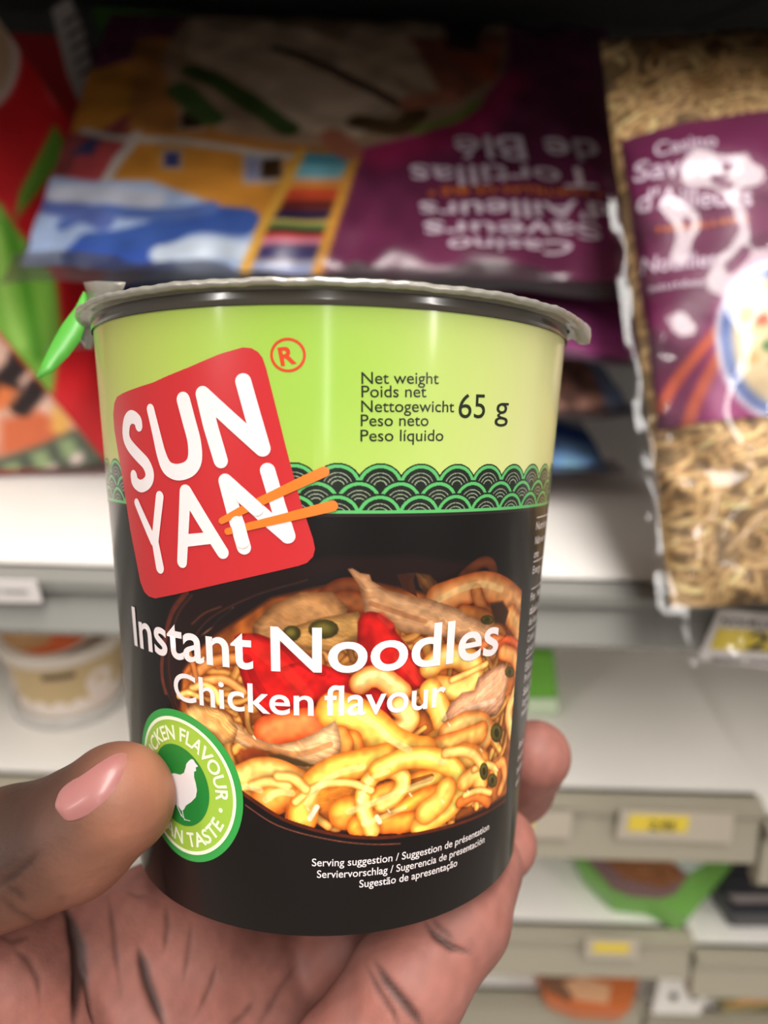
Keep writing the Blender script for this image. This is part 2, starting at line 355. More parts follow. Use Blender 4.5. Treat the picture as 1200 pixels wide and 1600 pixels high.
FP.poly([(1.544, 3.921), (1.785, 3.965), (2.172, 4.315), (1.882, 4.423), (1.623, 4.148)], (120, 92, 60), shade=0.1, fib=(.8,.05,.08))
FP.stroke([(2.208, 4.269), (2.465, 3.995), (2.797, 3.833), (3.045, 3.921), (3.131, 4.207)], 0.192, (104, 66, 46), shade=0.5)
FP.stroke([(2.352, 4.101), (2.571, 4.485)], 0.154, (90, 54, 36), shade=0.5)
FP.poly([(-0.943, 4.723), (-0.631, 4.407), (-0.191, 4.195), (0.285, 4.189), (0.526, 4.438), (0.386, 4.786), (-0.098, 4.939), (-0.593, 5.056), (-0.95, 4.976)], (206, 162, 116), shade=0.14, fib=(.3,.07,.06))
FP.poly([(-0.489, 4.8), (0.096, 4.586), (0.672, 4.491), (0.827, 4.846), (0.292, 5.137), (-0.294, 5.064)], (214, 172, 112), shade=0.12, fib=(.1,.06,.07))
FP.stroke([(-2.105, 5.724), (-1.698, 5.405), (-1.12, 5.294), (-0.703, 5.468)], 0.182, (196, 140, 88), hl=0.1, shadow=0.6, shade=0.54)
FP.stroke([(-2.274, 6.072), (-1.975, 5.789), (-1.472, 5.659), (-1.139, 5.811)], 0.154, (214, 160, 104), hl=0.15)
FP.stroke([(-2.129, 5.305), (-2.023, 5.711), (-2.142, 6.21)], 0.115, (190, 130, 80))
FP.poly([(-2.253, 6.176), (-2.097, 5.989), (-1.885, 6.008), (-1.74, 6.135), (-1.933, 6.335), (-2.18, 6.335)], (150, 96, 62), shade=0.08)
FP.stroke([(1.988, 4.366), (2.367, 4.283), (2.838, 4.238), (3.375, 4.39), (4.111, 4.78)], 0.512, (208, 156, 110), hl=0.12, shadow=0.6, shade=0.54)
FP.stroke([(2.707, 4.298), (2.879, 4.62), (3.041, 4.743)], 0.248, (176, 124, 80), shadow=0.6, shade=0.54)
FP.stroke([(2.434, 4.604), (2.993, 4.771), (3.488, 5.159)], 0.248, (150, 104, 60), shadow=0.6, shade=0.54)
FP.stroke([(3.697, 4.839), (4.118, 5.2), (3.955, 5.424)], 0.396, (226, 168, 112), hl=0.1, shadow=0.6, shade=0.54)
FP.poly([(3.068, 4.541), (3.398, 4.549), (3.616, 4.756), (3.524, 4.988), (3.219, 4.906)], (62, 48, 36), soft=0.06)
FP.poly([(0.499, 3.838), (0.571, 3.826), (0.693, 3.902), (0.83, 3.923), (0.863, 4.023), (1.101, 4.172), (1.327, 4.235), (1.597, 4.313), (1.807, 4.352), (2.067, 4.444), (2.389, 4.566), (2.523, 4.663), (2.851, 4.804), (3.236, 4.951), (3.394, 5.143), (3.516, 5.341), (3.295, 5.478), (2.959, 5.351), (2.474, 5.077), (1.914, 4.948), (1.352, 4.838), (1.02, 4.613), (0.768, 4.556), (0.732, 4.334), (0.666, 4.082)], (236, 190, 150), shade=0.14, fib=(.42,.07,.07))
FP.stroke([(0.818, 4.085), (1.104, 4.282), (1.57, 4.465), (2.199, 4.679)], 0.096, (240, 200, 160), shade=0, shadow=0, alpha=0.5)
FP.stroke([(0.856, 4.369), (1.208, 4.509), (1.756, 4.705)], 0.077, (186, 130, 92), shade=0, shadow=0, alpha=0.6)
FP.stroke([(2.947, 5.246), (3.2, 5.182), (3.504, 5.268), (3.741, 5.491)], 0.182, (220, 140, 90), shadow=0.6, shade=0.54)
FP.stroke([(3.39, 5.319), (3.702, 5.268), (4.087, 5.45)], 0.154, (226, 110, 60))
FP.poly([(0.664, 4.649), (0.721, 4.53), (0.844, 4.495), (0.992, 4.526), (1.231, 4.702), (1.259, 4.832), (1.462, 5.072), (1.666, 5.335), (1.85, 5.603), (1.743, 5.79), (1.53, 5.801), (1.321, 5.748), (0.982, 5.528), (0.743, 5.598), (0.69, 5.321), (0.664, 4.967)], (214, 40, 42), shade=0.12)
FP.poly([(0.728, 4.905), (0.866, 4.75), (0.935, 4.977), (0.919, 5.33), (0.837, 5.521), (0.743, 5.452)], (150, 22, 34), soft=0.09, alpha=0.6)
FP.stroke([(1.334, 5.226), (1.513, 5.436), (1.7, 5.653)], 0.192, (240, 80, 66), shade=0, shadow=0, alpha=0.5)
FP.stroke([(1.018, 4.565), (1.184, 4.732)], 0.115, (238, 90, 80), shade=0, shadow=0, alpha=0.5)
FP.poly([(-1.253, 4.948), (-1.16, 4.886), (-0.874, 4.866), (-0.691, 4.925), (-0.512, 4.998), (-0.275, 5.104), (-0.099, 5.221), (0.166, 5.37), (0.404, 5.493), (0.495, 5.648), (0.469, 5.925), (0.351, 6.164), (-0.102, 6.209), (-0.408, 6.275), (-0.627, 6.303), (-0.815, 6.208), (-0.97, 6.003), (-1.124, 5.706), (-1.212, 5.405)], (206, 34, 38), shade=0.12)
FP.poly([(-0.599, 5.411), (-0.099, 5.241), (0.492, 5.444), (1.107, 5.78), (1.293, 6.213), (1.084, 6.362), (0.737, 6.246), (0.4, 6.058), (-0.101, 5.955)], (206, 34, 40), shade=0.1)
FP.stroke([(-1.003, 4.99), (-0.698, 5.244), (-0.398, 5.473), (-0.101, 5.832)], 0.211, (228, 64, 54), shade=0, shadow=0, alpha=0.55)
FP.stroke([(-0.453, 5.05), (-0.217, 5.284), (0.137, 5.461)], 0.115, (150, 20, 30), shade=0, shadow=0, alpha=0.7)
FP.stroke([(-1.044, 5.268), (-0.957, 5.568), (-0.713, 5.92)], 0.134, (160, 22, 30), shade=0, shadow=0, alpha=0.6)
FP.stroke([(0.728, 5.63), (0.854, 5.538), (1.048, 5.548), (1.217, 5.674), (1.392, 5.821)], 0.363, (236, 180, 124), hl=0.15, shadow=0.6, shade=0.54)
FP.stroke([(-0.724, 6.426), (-0.534, 6.36), (-0.224, 6.284), (0.306, 6.217)], 0.512, (224, 122, 78), hl=0.12, shadow=0.6, shade=0.54)
FP.stroke([(1.889, 5.458), (2.014, 5.355), (2.246, 5.323), (2.544, 5.391), (2.76, 5.526), (2.83, 5.745), (2.678, 5.874), (2.371, 5.875), (2.005, 5.806)], 0.396, (240, 196, 122), hl=0.14, shadow=0.6, shade=0.54)
FP.stroke([(1.913, 5.844), (2.064, 6.101), (2.181, 6.357), (2.228, 6.606), (2.028, 6.743), (1.801, 6.827)], 0.413, (240, 192, 112), hl=0.12, shadow=0.6, shade=0.54)
FP.stroke([(1.178, 6.465), (1.418, 6.422), (1.554, 6.304), (1.494, 6.163), (1.385, 6.052)], 0.363, (242, 200, 136), hl=0.18, shadow=0.6, shade=0.54)
FP.poly([(2.308, 6.138), (2.552, 5.973), (2.831, 5.988), (2.906, 5.776), (3.265, 5.684), (3.598, 5.66), (3.848, 5.875), (3.788, 6.153), (3.728, 6.432), (3.515, 6.58), (3.097, 6.535), (2.6, 6.501), (2.341, 6.557), (2.163, 6.389)], (240, 184, 152), shade=0.12, fib=(-.45,.06,.08))
FP.stroke([(2.37, 6.389), (2.766, 6.289), (3.408, 6.283)], 0.096, (252, 222, 200), shade=0, shadow=0, alpha=0.6)
FP.stroke([(3.533, 5.451), (4.003, 5.653), (4.223, 6.035), (4.149, 6.315)], 0.281, (226, 160, 104), hl=0.1, shadow=0.6, shade=0.54)
FP.stroke([(4.149, 6.315), (3.959, 6.638), (4.188, 7.077)], 0.297, (238, 190, 130), hl=0.1, shadow=0.6, shade=0.54)
FP.stroke([(2.304, 6.619), (2.694, 6.52), (3.11, 6.645), (3.254, 6.895), (2.936, 6.961)], 0.413, (232, 176, 116), hl=0.12, shadow=0.6, shade=0.54)
FP.stroke([(1.804, 6.879), (2.196, 6.842), (2.629, 6.822), (3.072, 6.779)], 0.429, (228, 164, 96), hl=0.12, shadow=0.6, shade=0.54)
FP.stroke([(2.653, 7.074), (3.078, 7.284), (3.223, 7.54)], 0.462, (236, 180, 104), hl=0.14, shadow=0.6, shade=0.54)
FP.stroke([(0.353, 6.059), (0.642, 6.166), (0.941, 6.38), (1.184, 6.633), (1.544, 6.842), (1.806, 6.914)], 0.644, (246, 192, 104), hl=0.14, shadow=0.6, shade=0.54)
FP.stroke([(0.585, 6.559), (0.637, 6.761), (0.591, 6.926)], 0.38, (232, 160, 84), hl=0.1, shadow=0.6, shade=0.54)
FP.stroke([(0.421, 6.422), (0.521, 6.623), (0.459, 6.888)], 0.248, (216, 150, 84), shadow=0.6, shade=0.54)
FP.poly([(-1.428, 6.462), (-1.317, 6.321), (-1.052, 6.512), (-0.761, 6.611), (-0.538, 6.627), (-0.257, 6.55), (0.049, 6.403), (0.336, 6.217), (0.398, 6.358), (0.447, 6.61), (0.404, 6.83), (0.359, 6.955), (0.204, 6.978), (0.05, 7.0), (-0.167, 6.925), (-0.416, 6.84), (-0.667, 6.746), (-0.861, 6.746), (-1.127, 6.742), (-1.33, 6.64)], (244, 200, 156), shade=0.12, fib=(.3,.08,.07))
FP.stroke([(-1.256, 6.535), (-0.731, 6.703), (-0.228, 6.769), (0.263, 6.607)], 0.096, (188, 128, 84), shade=0, shadow=0, alpha=0.6)
FP.poly([(-2.42, 6.37), (-2.184, 6.212), (-2.013, 6.135), (-1.665, 6.13), (-1.382, 6.234), (-1.252, 6.44), (-1.331, 6.672), (-1.549, 6.734), (-1.691, 6.596), (-1.96, 6.544), (-2.206, 6.491)], (226, 176, 118), shade=0.1, fib=(.6,.06,.1))
FP.poly([(-1.232, 6.786), (-0.992, 6.696), (-0.797, 6.772), (-0.736, 6.957), (-1.003, 7.046), (-1.206, 7.007)], (148, 78, 44), soft=0.07)
FP.poly([(-0.733, 6.798), (-0.541, 6.784), (-0.228, 6.864), (-0.012, 6.953), (-0.167, 6.988), (-0.417, 6.967), (-0.639, 6.918)], (84, 76, 50), soft=0.04)
FP.poly([(-1.313, 7.053), (-0.866, 6.921), (-0.48, 6.923), (-0.105, 6.987), (0.205, 7.143), (0.456, 7.308), (0.522, 7.502), (-0.107, 7.464), (-0.748, 7.469), (-1.153, 7.45)], (232, 184, 120), shade=0.14, fib=(.35,.08,.09))
FP.stroke([(-1.391, 7.524), (-1.153, 7.428), (-0.896, 7.459), (-0.648, 7.557)], 0.495, (228, 160, 88), hl=0.1, shadow=0.6, shade=0.54)
FP.stroke([(-1.212, 7.253), (-0.886, 7.094), (-0.578, 7.098), (-0.28, 7.232)], 0.462, (238, 186, 116), hl=0.15, shadow=0.6, shade=0.54)
FP.stroke([(-0.804, 7.571), (-0.584, 7.43), (-0.342, 7.446), (-0.194, 7.652), (-0.226, 7.897)], 0.528, (234, 160, 84), hl=0.1, shadow=0.6, shade=0.54)
FP.stroke([(-0.182, 7.822), (-0.123, 7.525), (0.088, 7.21), (0.39, 7.019), (0.77, 6.939), (1.158, 6.873)], 0.495, (244, 182, 92), hl=0.14, shadow=0.6, shade=0.54)
FP.poly([(0.05, 7.405), (0.278, 7.191), (0.621, 7.144), (0.819, 7.392), (0.747, 7.662), (0.476, 7.765), (0.128, 7.718)], (226, 142, 58), soft=0.08, alpha=0.9, fib=(-.5,.08,.05))
FP.stroke([(0.515, 7.767), (0.866, 7.671), (1.143, 7.579), (1.596, 7.48), (2.037, 7.395), (2.324, 7.371)], 0.545, (240, 172, 84), hl=0.14, shadow=0.6, shade=0.54)
FP.stroke([(0.754, 7.98), (1.113, 7.894), (1.525, 7.789), (1.872, 7.687), (2.296, 7.651)], 0.413, (236, 160, 72), hl=0.12, shadow=0.6, shade=0.54)
FP.stroke([(1.198, 7.984), (1.711, 8.022), (2.171, 7.951), (2.463, 7.812)], 0.363, (230, 150, 68), hl=0.1, shadow=0.6, shade=0.54)
FP.stroke([(1.506, 7.387), (1.763, 7.346), (2.01, 7.329)], 0.134, (120, 66, 26), shade=0, shadow=0, alpha=0.8)
FP.stroke([(0.977, 8.079), (0.836, 7.748), (0.82, 7.431), (0.97, 7.168), (1.247, 7.097), (1.456, 7.201), (1.485, 7.384), (1.347, 7.564), (1.145, 7.659)], 0.281, (250, 204, 122), hl=0.22, shadow=0.6, shade=0.54)
FP.stroke([(1.085, 7.061), (1.485, 6.929), (1.919, 6.973), (2.307, 7.144), (2.616, 7.436), (2.696, 7.704), (2.526, 7.931), (2.179, 8.055), (1.853, 8.13)], 0.38, (250, 196, 104), hl=0.2, shadow=0.6, shade=0.54)
FP.stroke([(1.978, 7.91), (2.256, 7.764), (2.344, 7.62)], 0.462, (244, 188, 104), hl=0.16, shadow=0.6, shade=0.54)
FP.stroke([(-0.066, 7.838), (0.051, 7.64)], 0.086, (255, 244, 220), shade=0, shadow=0)
FP.stroke([(1.051, 7.855), (1.107, 7.953)], 0.077, (255, 240, 210), shade=0, shadow=0)
FP.stroke([(2.766, 7.555), (3.059, 7.507), (3.221, 7.763)], 0.363, (240, 184, 110), hl=0.14, shadow=0.6, shade=0.54)
FP.stroke([(3.553, 7.562), (3.885, 7.533), (4.046, 7.848), (3.895, 8.061)], 0.215, (232, 160, 98), hl=0.1, shadow=0.6, shade=0.54)
FP.stroke([(2.688, 7.91), (3.107, 7.899), (3.49, 8.144)], 0.215, (214, 130, 66), shadow=0.6, shade=0.54)
FP.stroke([(-0.297, 7.57), (-0.064, 7.367), (0.241, 7.249), (0.623, 7.262), (0.937, 7.401)], 0.138, (246, 198, 128), hl=0.06, shade=0.5, shadow=0.4)
FP.stroke([(2.792, 7.812), (3.163, 7.831), (3.543, 7.989)], 0.121, (246, 198, 128), hl=0.06, shade=0.5, shadow=0.4)
FP.stroke([(2.985, 7.403), (3.311, 7.407), (3.637, 7.587), (3.631, 7.801)], 0.138, (246, 198, 128), hl=0.06, shade=0.5, shadow=0.4)
FP.stroke([(2.288, 6.963), (2.646, 7.002), (2.956, 7.145), (3.203, 7.389)], 0.19, (246, 198, 128), hl=0.06, shade=0.5, shadow=0.4)
FP.stroke([(2.318, 5.731), (2.703, 5.654), (3.088, 5.581)], 0.121, (246, 198, 128), hl=0.06, shade=0.5, shadow=0.4)
FP.stroke([(-1.02, 7.351), (-0.735, 7.261), (-0.431, 7.3)], 0.173, (246, 198, 128), hl=0.06, shade=0.5, shadow=0.4)
FP.stroke([(-1.158, 7.582), (-0.903, 7.703), (-0.717, 7.868)], 0.121, (246, 198, 128), hl=0.06, shade=0.5, shadow=0.4)
FP.stroke([(-0.58, 7.159), (-0.339, 7.174), (-0.133, 7.347)], 0.173, (246, 198, 128), hl=0.06, shade=0.5, shadow=0.4)
FP.stroke([(-2.118, 5.896), (-1.871, 5.795), (-1.65, 5.859), (-1.587, 6.04)], 0.121, (246, 198, 128), hl=0.06, shade=0.5, shadow=0.4)
FP.stroke([(-2.44, 6.081), (-2.208, 5.975), (-2.004, 6.005)], 0.104, (246, 198, 128), hl=0.06, shade=0.5, shadow=0.4)
FP.stroke([(0.416, 6.027), (0.706, 6.135), (1.006, 6.345), (1.251, 6.589), (1.578, 6.796)], 0.115, (255, 236, 182), shade=0, shadow=0, alpha=0.55)
FP.stroke([(-0.104, 7.583), (0.107, 7.268), (0.41, 7.078), (0.791, 6.999)], 0.115, (255, 236, 182), shade=0, shadow=0, alpha=0.55)
FP.stroke([(0.573, 7.73), (0.904, 7.635), (1.182, 7.552), (1.616, 7.443), (2.035, 7.362)], 0.106, (255, 236, 182), shade=0, shadow=0, alpha=0.55)
FP.stroke([(0.934, 7.995), (0.812, 7.726), (0.805, 7.449), (0.955, 7.198), (1.215, 7.113)], 0.086, (255, 236, 182), shade=0, shadow=0, alpha=0.55)
FP.stroke([(1.125, 7.057), (1.506, 6.928), (1.909, 6.963), (2.276, 7.126)], 0.096, (255, 236, 182), shade=0, shadow=0, alpha=0.55)
FP.stroke([(0.833, 7.954), (1.153, 7.867), (1.545, 7.76)], 0.086, (255, 236, 182), shade=0, shadow=0, alpha=0.55)
FP.stroke([(1.918, 5.318), (2.243, 5.276), (2.54, 5.349), (2.741, 5.482)], 0.086, (255, 236, 182), shade=0, shadow=0, alpha=0.55)
FP.stroke([(1.988, 4.366), (2.363, 4.239), (2.834, 4.197), (3.339, 4.341)], 0.115, (255, 236, 182), shade=0, shadow=0, alpha=0.55)
FP.stroke([(1.97, 5.852), (2.111, 6.108), (2.218, 6.363)], 0.096, (255, 236, 182), shade=0, shadow=0, alpha=0.55)
FP.stroke([(0.759, 5.598), (0.869, 5.496), (1.047, 5.506), (1.223, 5.642)], 0.086, (255, 236, 182), shade=0, shadow=0, alpha=0.55)
FP.stroke([(-0.804, 7.565), (-0.584, 7.418), (-0.357, 7.422)], 0.115, (255, 236, 182), shade=0, shadow=0, alpha=0.55)
FP.stroke([(-1.355, 7.472), (-1.151, 7.385), (-0.895, 7.416)], 0.106, (255, 236, 182), shade=0, shadow=0, alpha=0.55)
FP.poly([(3.787, 6.962), (3.775, 7.042), (3.714, 7.088), (3.62, 7.092), (3.519, 7.055), (3.433, 6.984), (3.378, 6.896), (3.366, 6.81), (3.397, 6.744), (3.466, 6.714), (3.561, 6.727), (3.661, 6.783), (3.744, 6.868)], (92, 98, 44), shade=0.06)
FP.poly([(3.65, 6.925), (3.64, 6.979), (3.594, 6.997), (3.536, 6.971), (3.493, 6.914), (3.483, 6.851), (3.511, 6.813), (3.565, 6.816), (3.62, 6.86)], (52, 50, 22))
FP.poly([(3.406, 7.556), (3.401, 7.629), (3.364, 7.677), (3.306, 7.687), (3.24, 7.659), (3.182, 7.599), (3.144, 7.521), (3.134, 7.441), (3.154, 7.379), (3.199, 7.348), (3.26, 7.355), (3.325, 7.4), (3.378, 7.472)], (92, 98, 44), shade=0.06)
FP.poly([(3.321, 7.531), (3.316, 7.582), (3.287, 7.601), (3.249, 7.581), (3.22, 7.531), (3.213, 7.474), (3.23, 7.436), (3.265, 7.436), (3.301, 7.474)], (52, 50, 22))
FP.poly([(3.748, 7.827), (3.738, 7.887), (3.688, 7.919), (3.612, 7.918), (3.529, 7.884), (3.458, 7.826), (3.414, 7.756), (3.404, 7.689), (3.431, 7.641), (3.489, 7.622), (3.567, 7.637), (3.648, 7.685), (3.715, 7.754)], (92, 98, 44), shade=0.06)
FP.poly([(3.638, 7.792), (3.629, 7.833), (3.592, 7.844), (3.544, 7.821), (3.509, 7.775), (3.502, 7.728), (3.525, 7.7), (3.569, 7.705), (3.614, 7.742)], (52, 50, 22))
FP.poly([(4.051, 5.921), (4.037, 5.965), (3.979, 5.989), (3.892, 5.987), (3.801, 5.96), (3.724, 5.916), (3.677, 5.863), (3.669, 5.812), (3.699, 5.776), (3.764, 5.762), (3.851, 5.774), (3.942, 5.811), (4.016, 5.864)], (92, 98, 44), shade=0.06)
FP.poly([(3.926, 5.892), (3.915, 5.923), (3.872, 5.931), (3.819, 5.913), (3.782, 5.878), (3.775, 5.842), (3.802, 5.821), (3.852, 5.826), (3.901, 5.854)], (52, 50, 22))
FP.poly([(3.205, 4.842), (3.189, 4.878), (3.134, 4.9), (3.055, 4.903), (2.971, 4.886), (2.902, 4.855), (2.861, 4.815), (2.857, 4.775), (2.89, 4.745), (2.953, 4.73), (3.035, 4.736), (3.116, 4.761), (3.179, 4.799)], (92, 98, 44), shade=0.06)
FP.poly([(3.095, 4.826), (3.081, 4.851), (3.041, 4.859), (2.993, 4.848), (2.96, 4.822), (2.957, 4.794), (2.985, 4.776), (3.031, 4.777), (3.075, 4.797)], (52, 50, 22))
FP.poly([(-0.191, 4.836), (-0.207, 4.895), (-0.252, 4.942), (-0.316, 4.965), (-0.383, 4.96), (-0.439, 4.928), (-0.47, 4.876), (-0.469, 4.815), (-0.437, 4.76), (-0.381, 4.724), (-0.313, 4.715), (-0.251, 4.734), (-0.206, 4.778)], (94, 104, 52), shade=0.1)
FP.poly([(-0.278, 4.821), (-0.295, 4.854), (-0.337, 4.872), (-0.385, 4.868), (-0.416, 4.842), (-0.415, 4.808), (-0.384, 4.78), (-0.336, 4.773), (-0.295, 4.789)], (150, 150, 84), soft=0.06, alpha=0.6)
FP.poly([(0.381, 4.766), (0.355, 4.838), (0.282, 4.894), (0.178, 4.921), (0.068, 4.912), (-0.024, 4.871), (-0.076, 4.806), (-0.076, 4.731), (-0.024, 4.664), (0.067, 4.621), (0.176, 4.611), (0.279, 4.637), (0.353, 4.693)], (94, 104, 52), shade=0.1)
FP.poly([(0.248, 4.747), (0.221, 4.787), (0.152, 4.809), (0.074, 4.802), (0.023, 4.77), (0.023, 4.727), (0.074, 4.694), (0.151, 4.686), (0.22, 4.707)], (150, 150, 84), soft=0.06, alpha=0.6)
FP.stroke([(1.242, 7.757), (1.277, 7.805)], 0.029, (255, 240, 215), shade=0, shadow=0, alpha=0.8)
FP.stroke([(2.297, 6.454), (2.341, 6.506)], 0.029, (255, 240, 215), shade=0, shadow=0, alpha=0.8)
FP.stroke([(1.622, 7.538), (1.66, 7.588)], 0.029, (255, 240, 215), shade=0, shadow=0, alpha=0.8)
FP.stroke([(0.734, 7.546), (0.767, 7.592)], 0.029, (255, 240, 215), shade=0, shadow=0, alpha=0.8)
FP.stroke([(2.265, 7.77), (2.31, 7.825)], 0.029, (255, 240, 215), shade=0, shadow=0, alpha=0.8)
FP.stroke([(-0.107, 7.657), (-0.076, 7.699)], 0.029, (255, 240, 215), shade=0, shadow=0, alpha=0.8)
FP.stroke([(2.848, 7.743), (2.903, 7.804)], 0.029, (255, 240, 215), shade=0, shadow=0, alpha=0.8)
FP.stroke([(-0.986, 6.526), (-0.955, 6.565)], 0.029, (255, 240, 215), shade=0, shadow=0, alpha=0.8)
FP.stroke([(3.104, 7.07), (3.164, 7.13)], 0.029, (255, 240, 215), shade=0, shadow=0, alpha=0.8)
FP.stroke([(3.663, 7.571), (3.744, 7.643)], 0.029, (255, 240, 215), shade=0, shadow=0, alpha=0.8)
FP.poly([(-2.718, 6.102), (-2.435, 6.536), (-2.12, 6.855), (-1.735, 7.141), (-1.143, 7.503), (-0.505, 7.847), (0.317, 8.077), (1.044, 8.192), (1.905, 8.24), (2.953, 8.254), (4.434, 8.313), (5.631, 8.583), (5.565, 9.507), (5.556, 11.357), (-5.091, 11.247), (-3.846, 6.536)], (19, 14, 13))
FP.stroke([(-1.202, 7.511), (-0.505, 7.869), (0.317, 8.099), (1.045, 8.214), (1.907, 8.263), (2.958, 8.302), (4.446, 8.354)], 0.058, (82, 42, 30), shade=0.2, shadow=0)
FP.stroke([(-1.162, 7.7), (-0.594, 7.984), (0.286, 8.196), (0.959, 8.314), (1.486, 8.374)], 0.021, (150, 100, 92), shade=0, shadow=0, alpha=0.8)
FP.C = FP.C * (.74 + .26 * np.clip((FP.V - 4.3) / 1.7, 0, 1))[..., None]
gm = (FP.C.sum(-1, keepdims=True) > .45)
FP.C = np.where(gm, np.clip(FP.C, 0, 1) ** np.array([1.0, 1.18, 1.30]) * (.80 + .22 * FP.noise(150, 31)[..., None] + .20 * FP.noise(45, 32)[..., None]), FP.C)
fk = np.clip((-3.9 - FP.U) / .3, 0, 1); FP.C = FP.C * (1 - fk[..., None]) + np.array([18, 13, 12]) / 255. * fk[..., None]
re_ = (FP.U > 4.02 + .04 * (FP.V - 4)); FP.C[re_] = np.array([18, 13, 12]) / 255.

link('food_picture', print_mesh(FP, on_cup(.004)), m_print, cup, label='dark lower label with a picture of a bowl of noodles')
def flat_mat(n, c, **k):
    return mat(n, c, **{**dict(rough=.3, spec=.5, coat=.25), **k})
m_red = flat_mat('print_red', (190, 40, 44)); m_white = flat_mat('print_white', (234, 222, 222)); m_orange = flat_mat('print_orange', (236, 118, 36))
m_ink = flat_mat('print_ink', (26, 34, 20)); m_grn = flat_mat('print_green', (52, 158, 70)); m_lime = flat_mat('print_lime', (158, 194, 66)); m_cream = flat_mat('print_cream', (240, 244, 214))
m_dkg = flat_mat('print_dark_green', (30, 128, 52)); m_chick = flat_mat('print_grey_white', (232, 226, 226))
ST = .15
badge = lay('logo_badge', flat_bm([[(-3.721, 1.328), (-3.589, 1.231), (-3.375, 1.184), (-2.543, 1.054), (-1.827, 0.854), (-1.305, 0.676), (-0.968, 0.592), (-0.846, 0.606), (-0.752, 0.661), (-0.691, 0.745), (-0.641, 0.91), (-0.509, 1.488), (-0.359, 2.137), (-0.173, 2.861), (-0.007, 3.379), (0.022, 3.531), (-0.007, 3.651), (-0.096, 3.744), (-0.212, 3.79), (-0.72, 3.926), (-1.457, 4.127), (-2.347, 4.376), (-2.858, 4.504), (-3.036, 4.494), (-3.167, 4.436), (-3.27, 4.291), (-3.488, 3.445), (-3.648, 2.515), (-3.822, 1.769), (-3.813, 1.509)]]), on_cup(.013), m_red, cup, ST, 'red rounded logo badge')
lay('logo_lettering', flat_bm(strokes=[[(-2.956, 1.709, 0.193), (-2.96, 1.687, 0.195), (-2.961, 1.665, 0.198), (-2.967, 1.643, 0.2), (-2.982, 1.624, 0.203), (-3.012, 1.605, 0.206), (-3.053, 1.585, 0.21), (-3.099, 1.571, 0.214), (-3.142, 1.567, 0.217), (-3.182, 1.575, 0.219), (-3.223, 1.591, 0.221), (-3.261, 1.615, 0.222), (-3.294, 1.647, 0.223), (-3.321, 1.689, 0.224), (-3.344, 1.742, 0.225), (-3.359, 1.797, 0.226), (-3.364, 1.848, 0.226), (-3.358, 1.892, 0.226), (-3.342, 1.932, 0.225), (-3.315, 1.971, 0.223), (-3.278, 2.012, 0.222), (-3.226, 2.054, 0.222), (-3.162, 2.098, 0.222), (-3.096, 2.14, 0.223), (-3.036, 2.179, 0.222), (-2.981, 2.214, 0.221), (-2.927, 2.246, 0.219), (-2.878, 2.278, 0.217), (-2.839, 2.312, 0.216), (-2.808, 2.35, 0.215), (-2.784, 2.391, 0.214), (-2.767, 2.432, 0.214), (-2.759, 2.47, 0.213), (-2.762, 2.507, 0.212), (-2.774, 2.543, 0.21), (-2.793, 2.576, 0.208), (-2.821, 2.604, 0.206), (-2.859, 2.63, 0.205), (-2.909, 2.652, 0.204), (-2.962, 2.669, 0.204), (-3.012, 2.676, 0.204), (-3.058, 2.672, 0.205), (-3.105, 2.658, 0.207), (-3.146, 2.638, 0.209), (-3.177, 2.617, 0.209), (-3.195, 2.596, 0.208), (-3.2, 2.571, 0.206), (-3.202, 2.545, 0.204), (-3.205, 2.52, 0.201)], [(-2.63, 1.46, 0.168), (-2.604, 1.56, 0.171), (-2.578, 1.661, 0.174), (-2.553, 1.76, 0.178), (-2.53, 1.852, 0.182), (-2.509, 1.939, 0.187), (-2.49, 2.021, 0.192), (-2.471, 2.097, 0.198), (-2.449, 2.165, 0.205), (-2.426, 2.226, 0.212), (-2.403, 2.28, 0.22), (-2.375, 2.327, 0.228), (-2.341, 2.365, 0.234), (-2.298, 2.393, 0.24), (-2.249, 2.413, 0.245), (-2.196, 2.425, 0.25), (-2.143, 2.43, 0.253), (-2.085, 2.426, 0.255), (-2.023, 2.414, 0.256), (-1.964, 2.396, 0.255), (-1.914, 2.373, 0.255), (-1.875, 2.345, 0.255), (-1.843, 2.312, 0.255), (-1.817, 2.272, 0.254), (-1.799, 2.224, 0.253), (-1.788, 2.166, 0.249), (-1.785, 2.098, 0.245), (-1.787, 2.026, 0.24), (-1.794, 1.954, 0.237), (-1.807, 1.881, 0.237), (-1.826, 1.805, 0.237), (-1.847, 1.728, 0.238), (-1.868, 1.651, 0.239), (-1.888, 1.572, 0.239), (-1.908, 1.492, 0.24), (-1.929, 1.412, 0.24), (-1.949, 1.332, 0.241)], [(-1.36, 2.237, 0.23), (-1.505, 1.719, 0.24), (-1.605, 1.255, 0.241)], [(-1.605, 1.255, 0.241), (-0.719, 2.05, 0.238)], [(-0.719, 2.05, 0.238), (-0.848, 1.57, 0.239), (-0.973, 1.078, 0.233)], [(-3.171, 2.957, 0.146), (-2.777, 3.552, 0.171)], [(-2.547, 2.822, 0.174), (-2.737, 3.548, 0.17), (-2.658, 3.975, 0.193)], [(-2.006, 2.726, 0.211), (-2.149, 3.831, 0.198)], [(-1.997, 2.726, 0.226), (-1.388, 3.631, 0.201)], [(-2.019, 3.484, 0.195), (-1.547, 3.414, 0.18)], [(-1.294, 2.545, 0.229), (-1.179, 3.021, 0.228), (-1.039, 3.534, 0.226)], [(-1.294, 2.545, 0.229), (-0.373, 3.342, 0.221)], [(-0.65, 2.372, 0.223), (-0.514, 2.868, 0.222), (-0.373, 3.342, 0.229)]]), on_cup(.018), m_white, badge, ST, 'rounded white logo lettering')
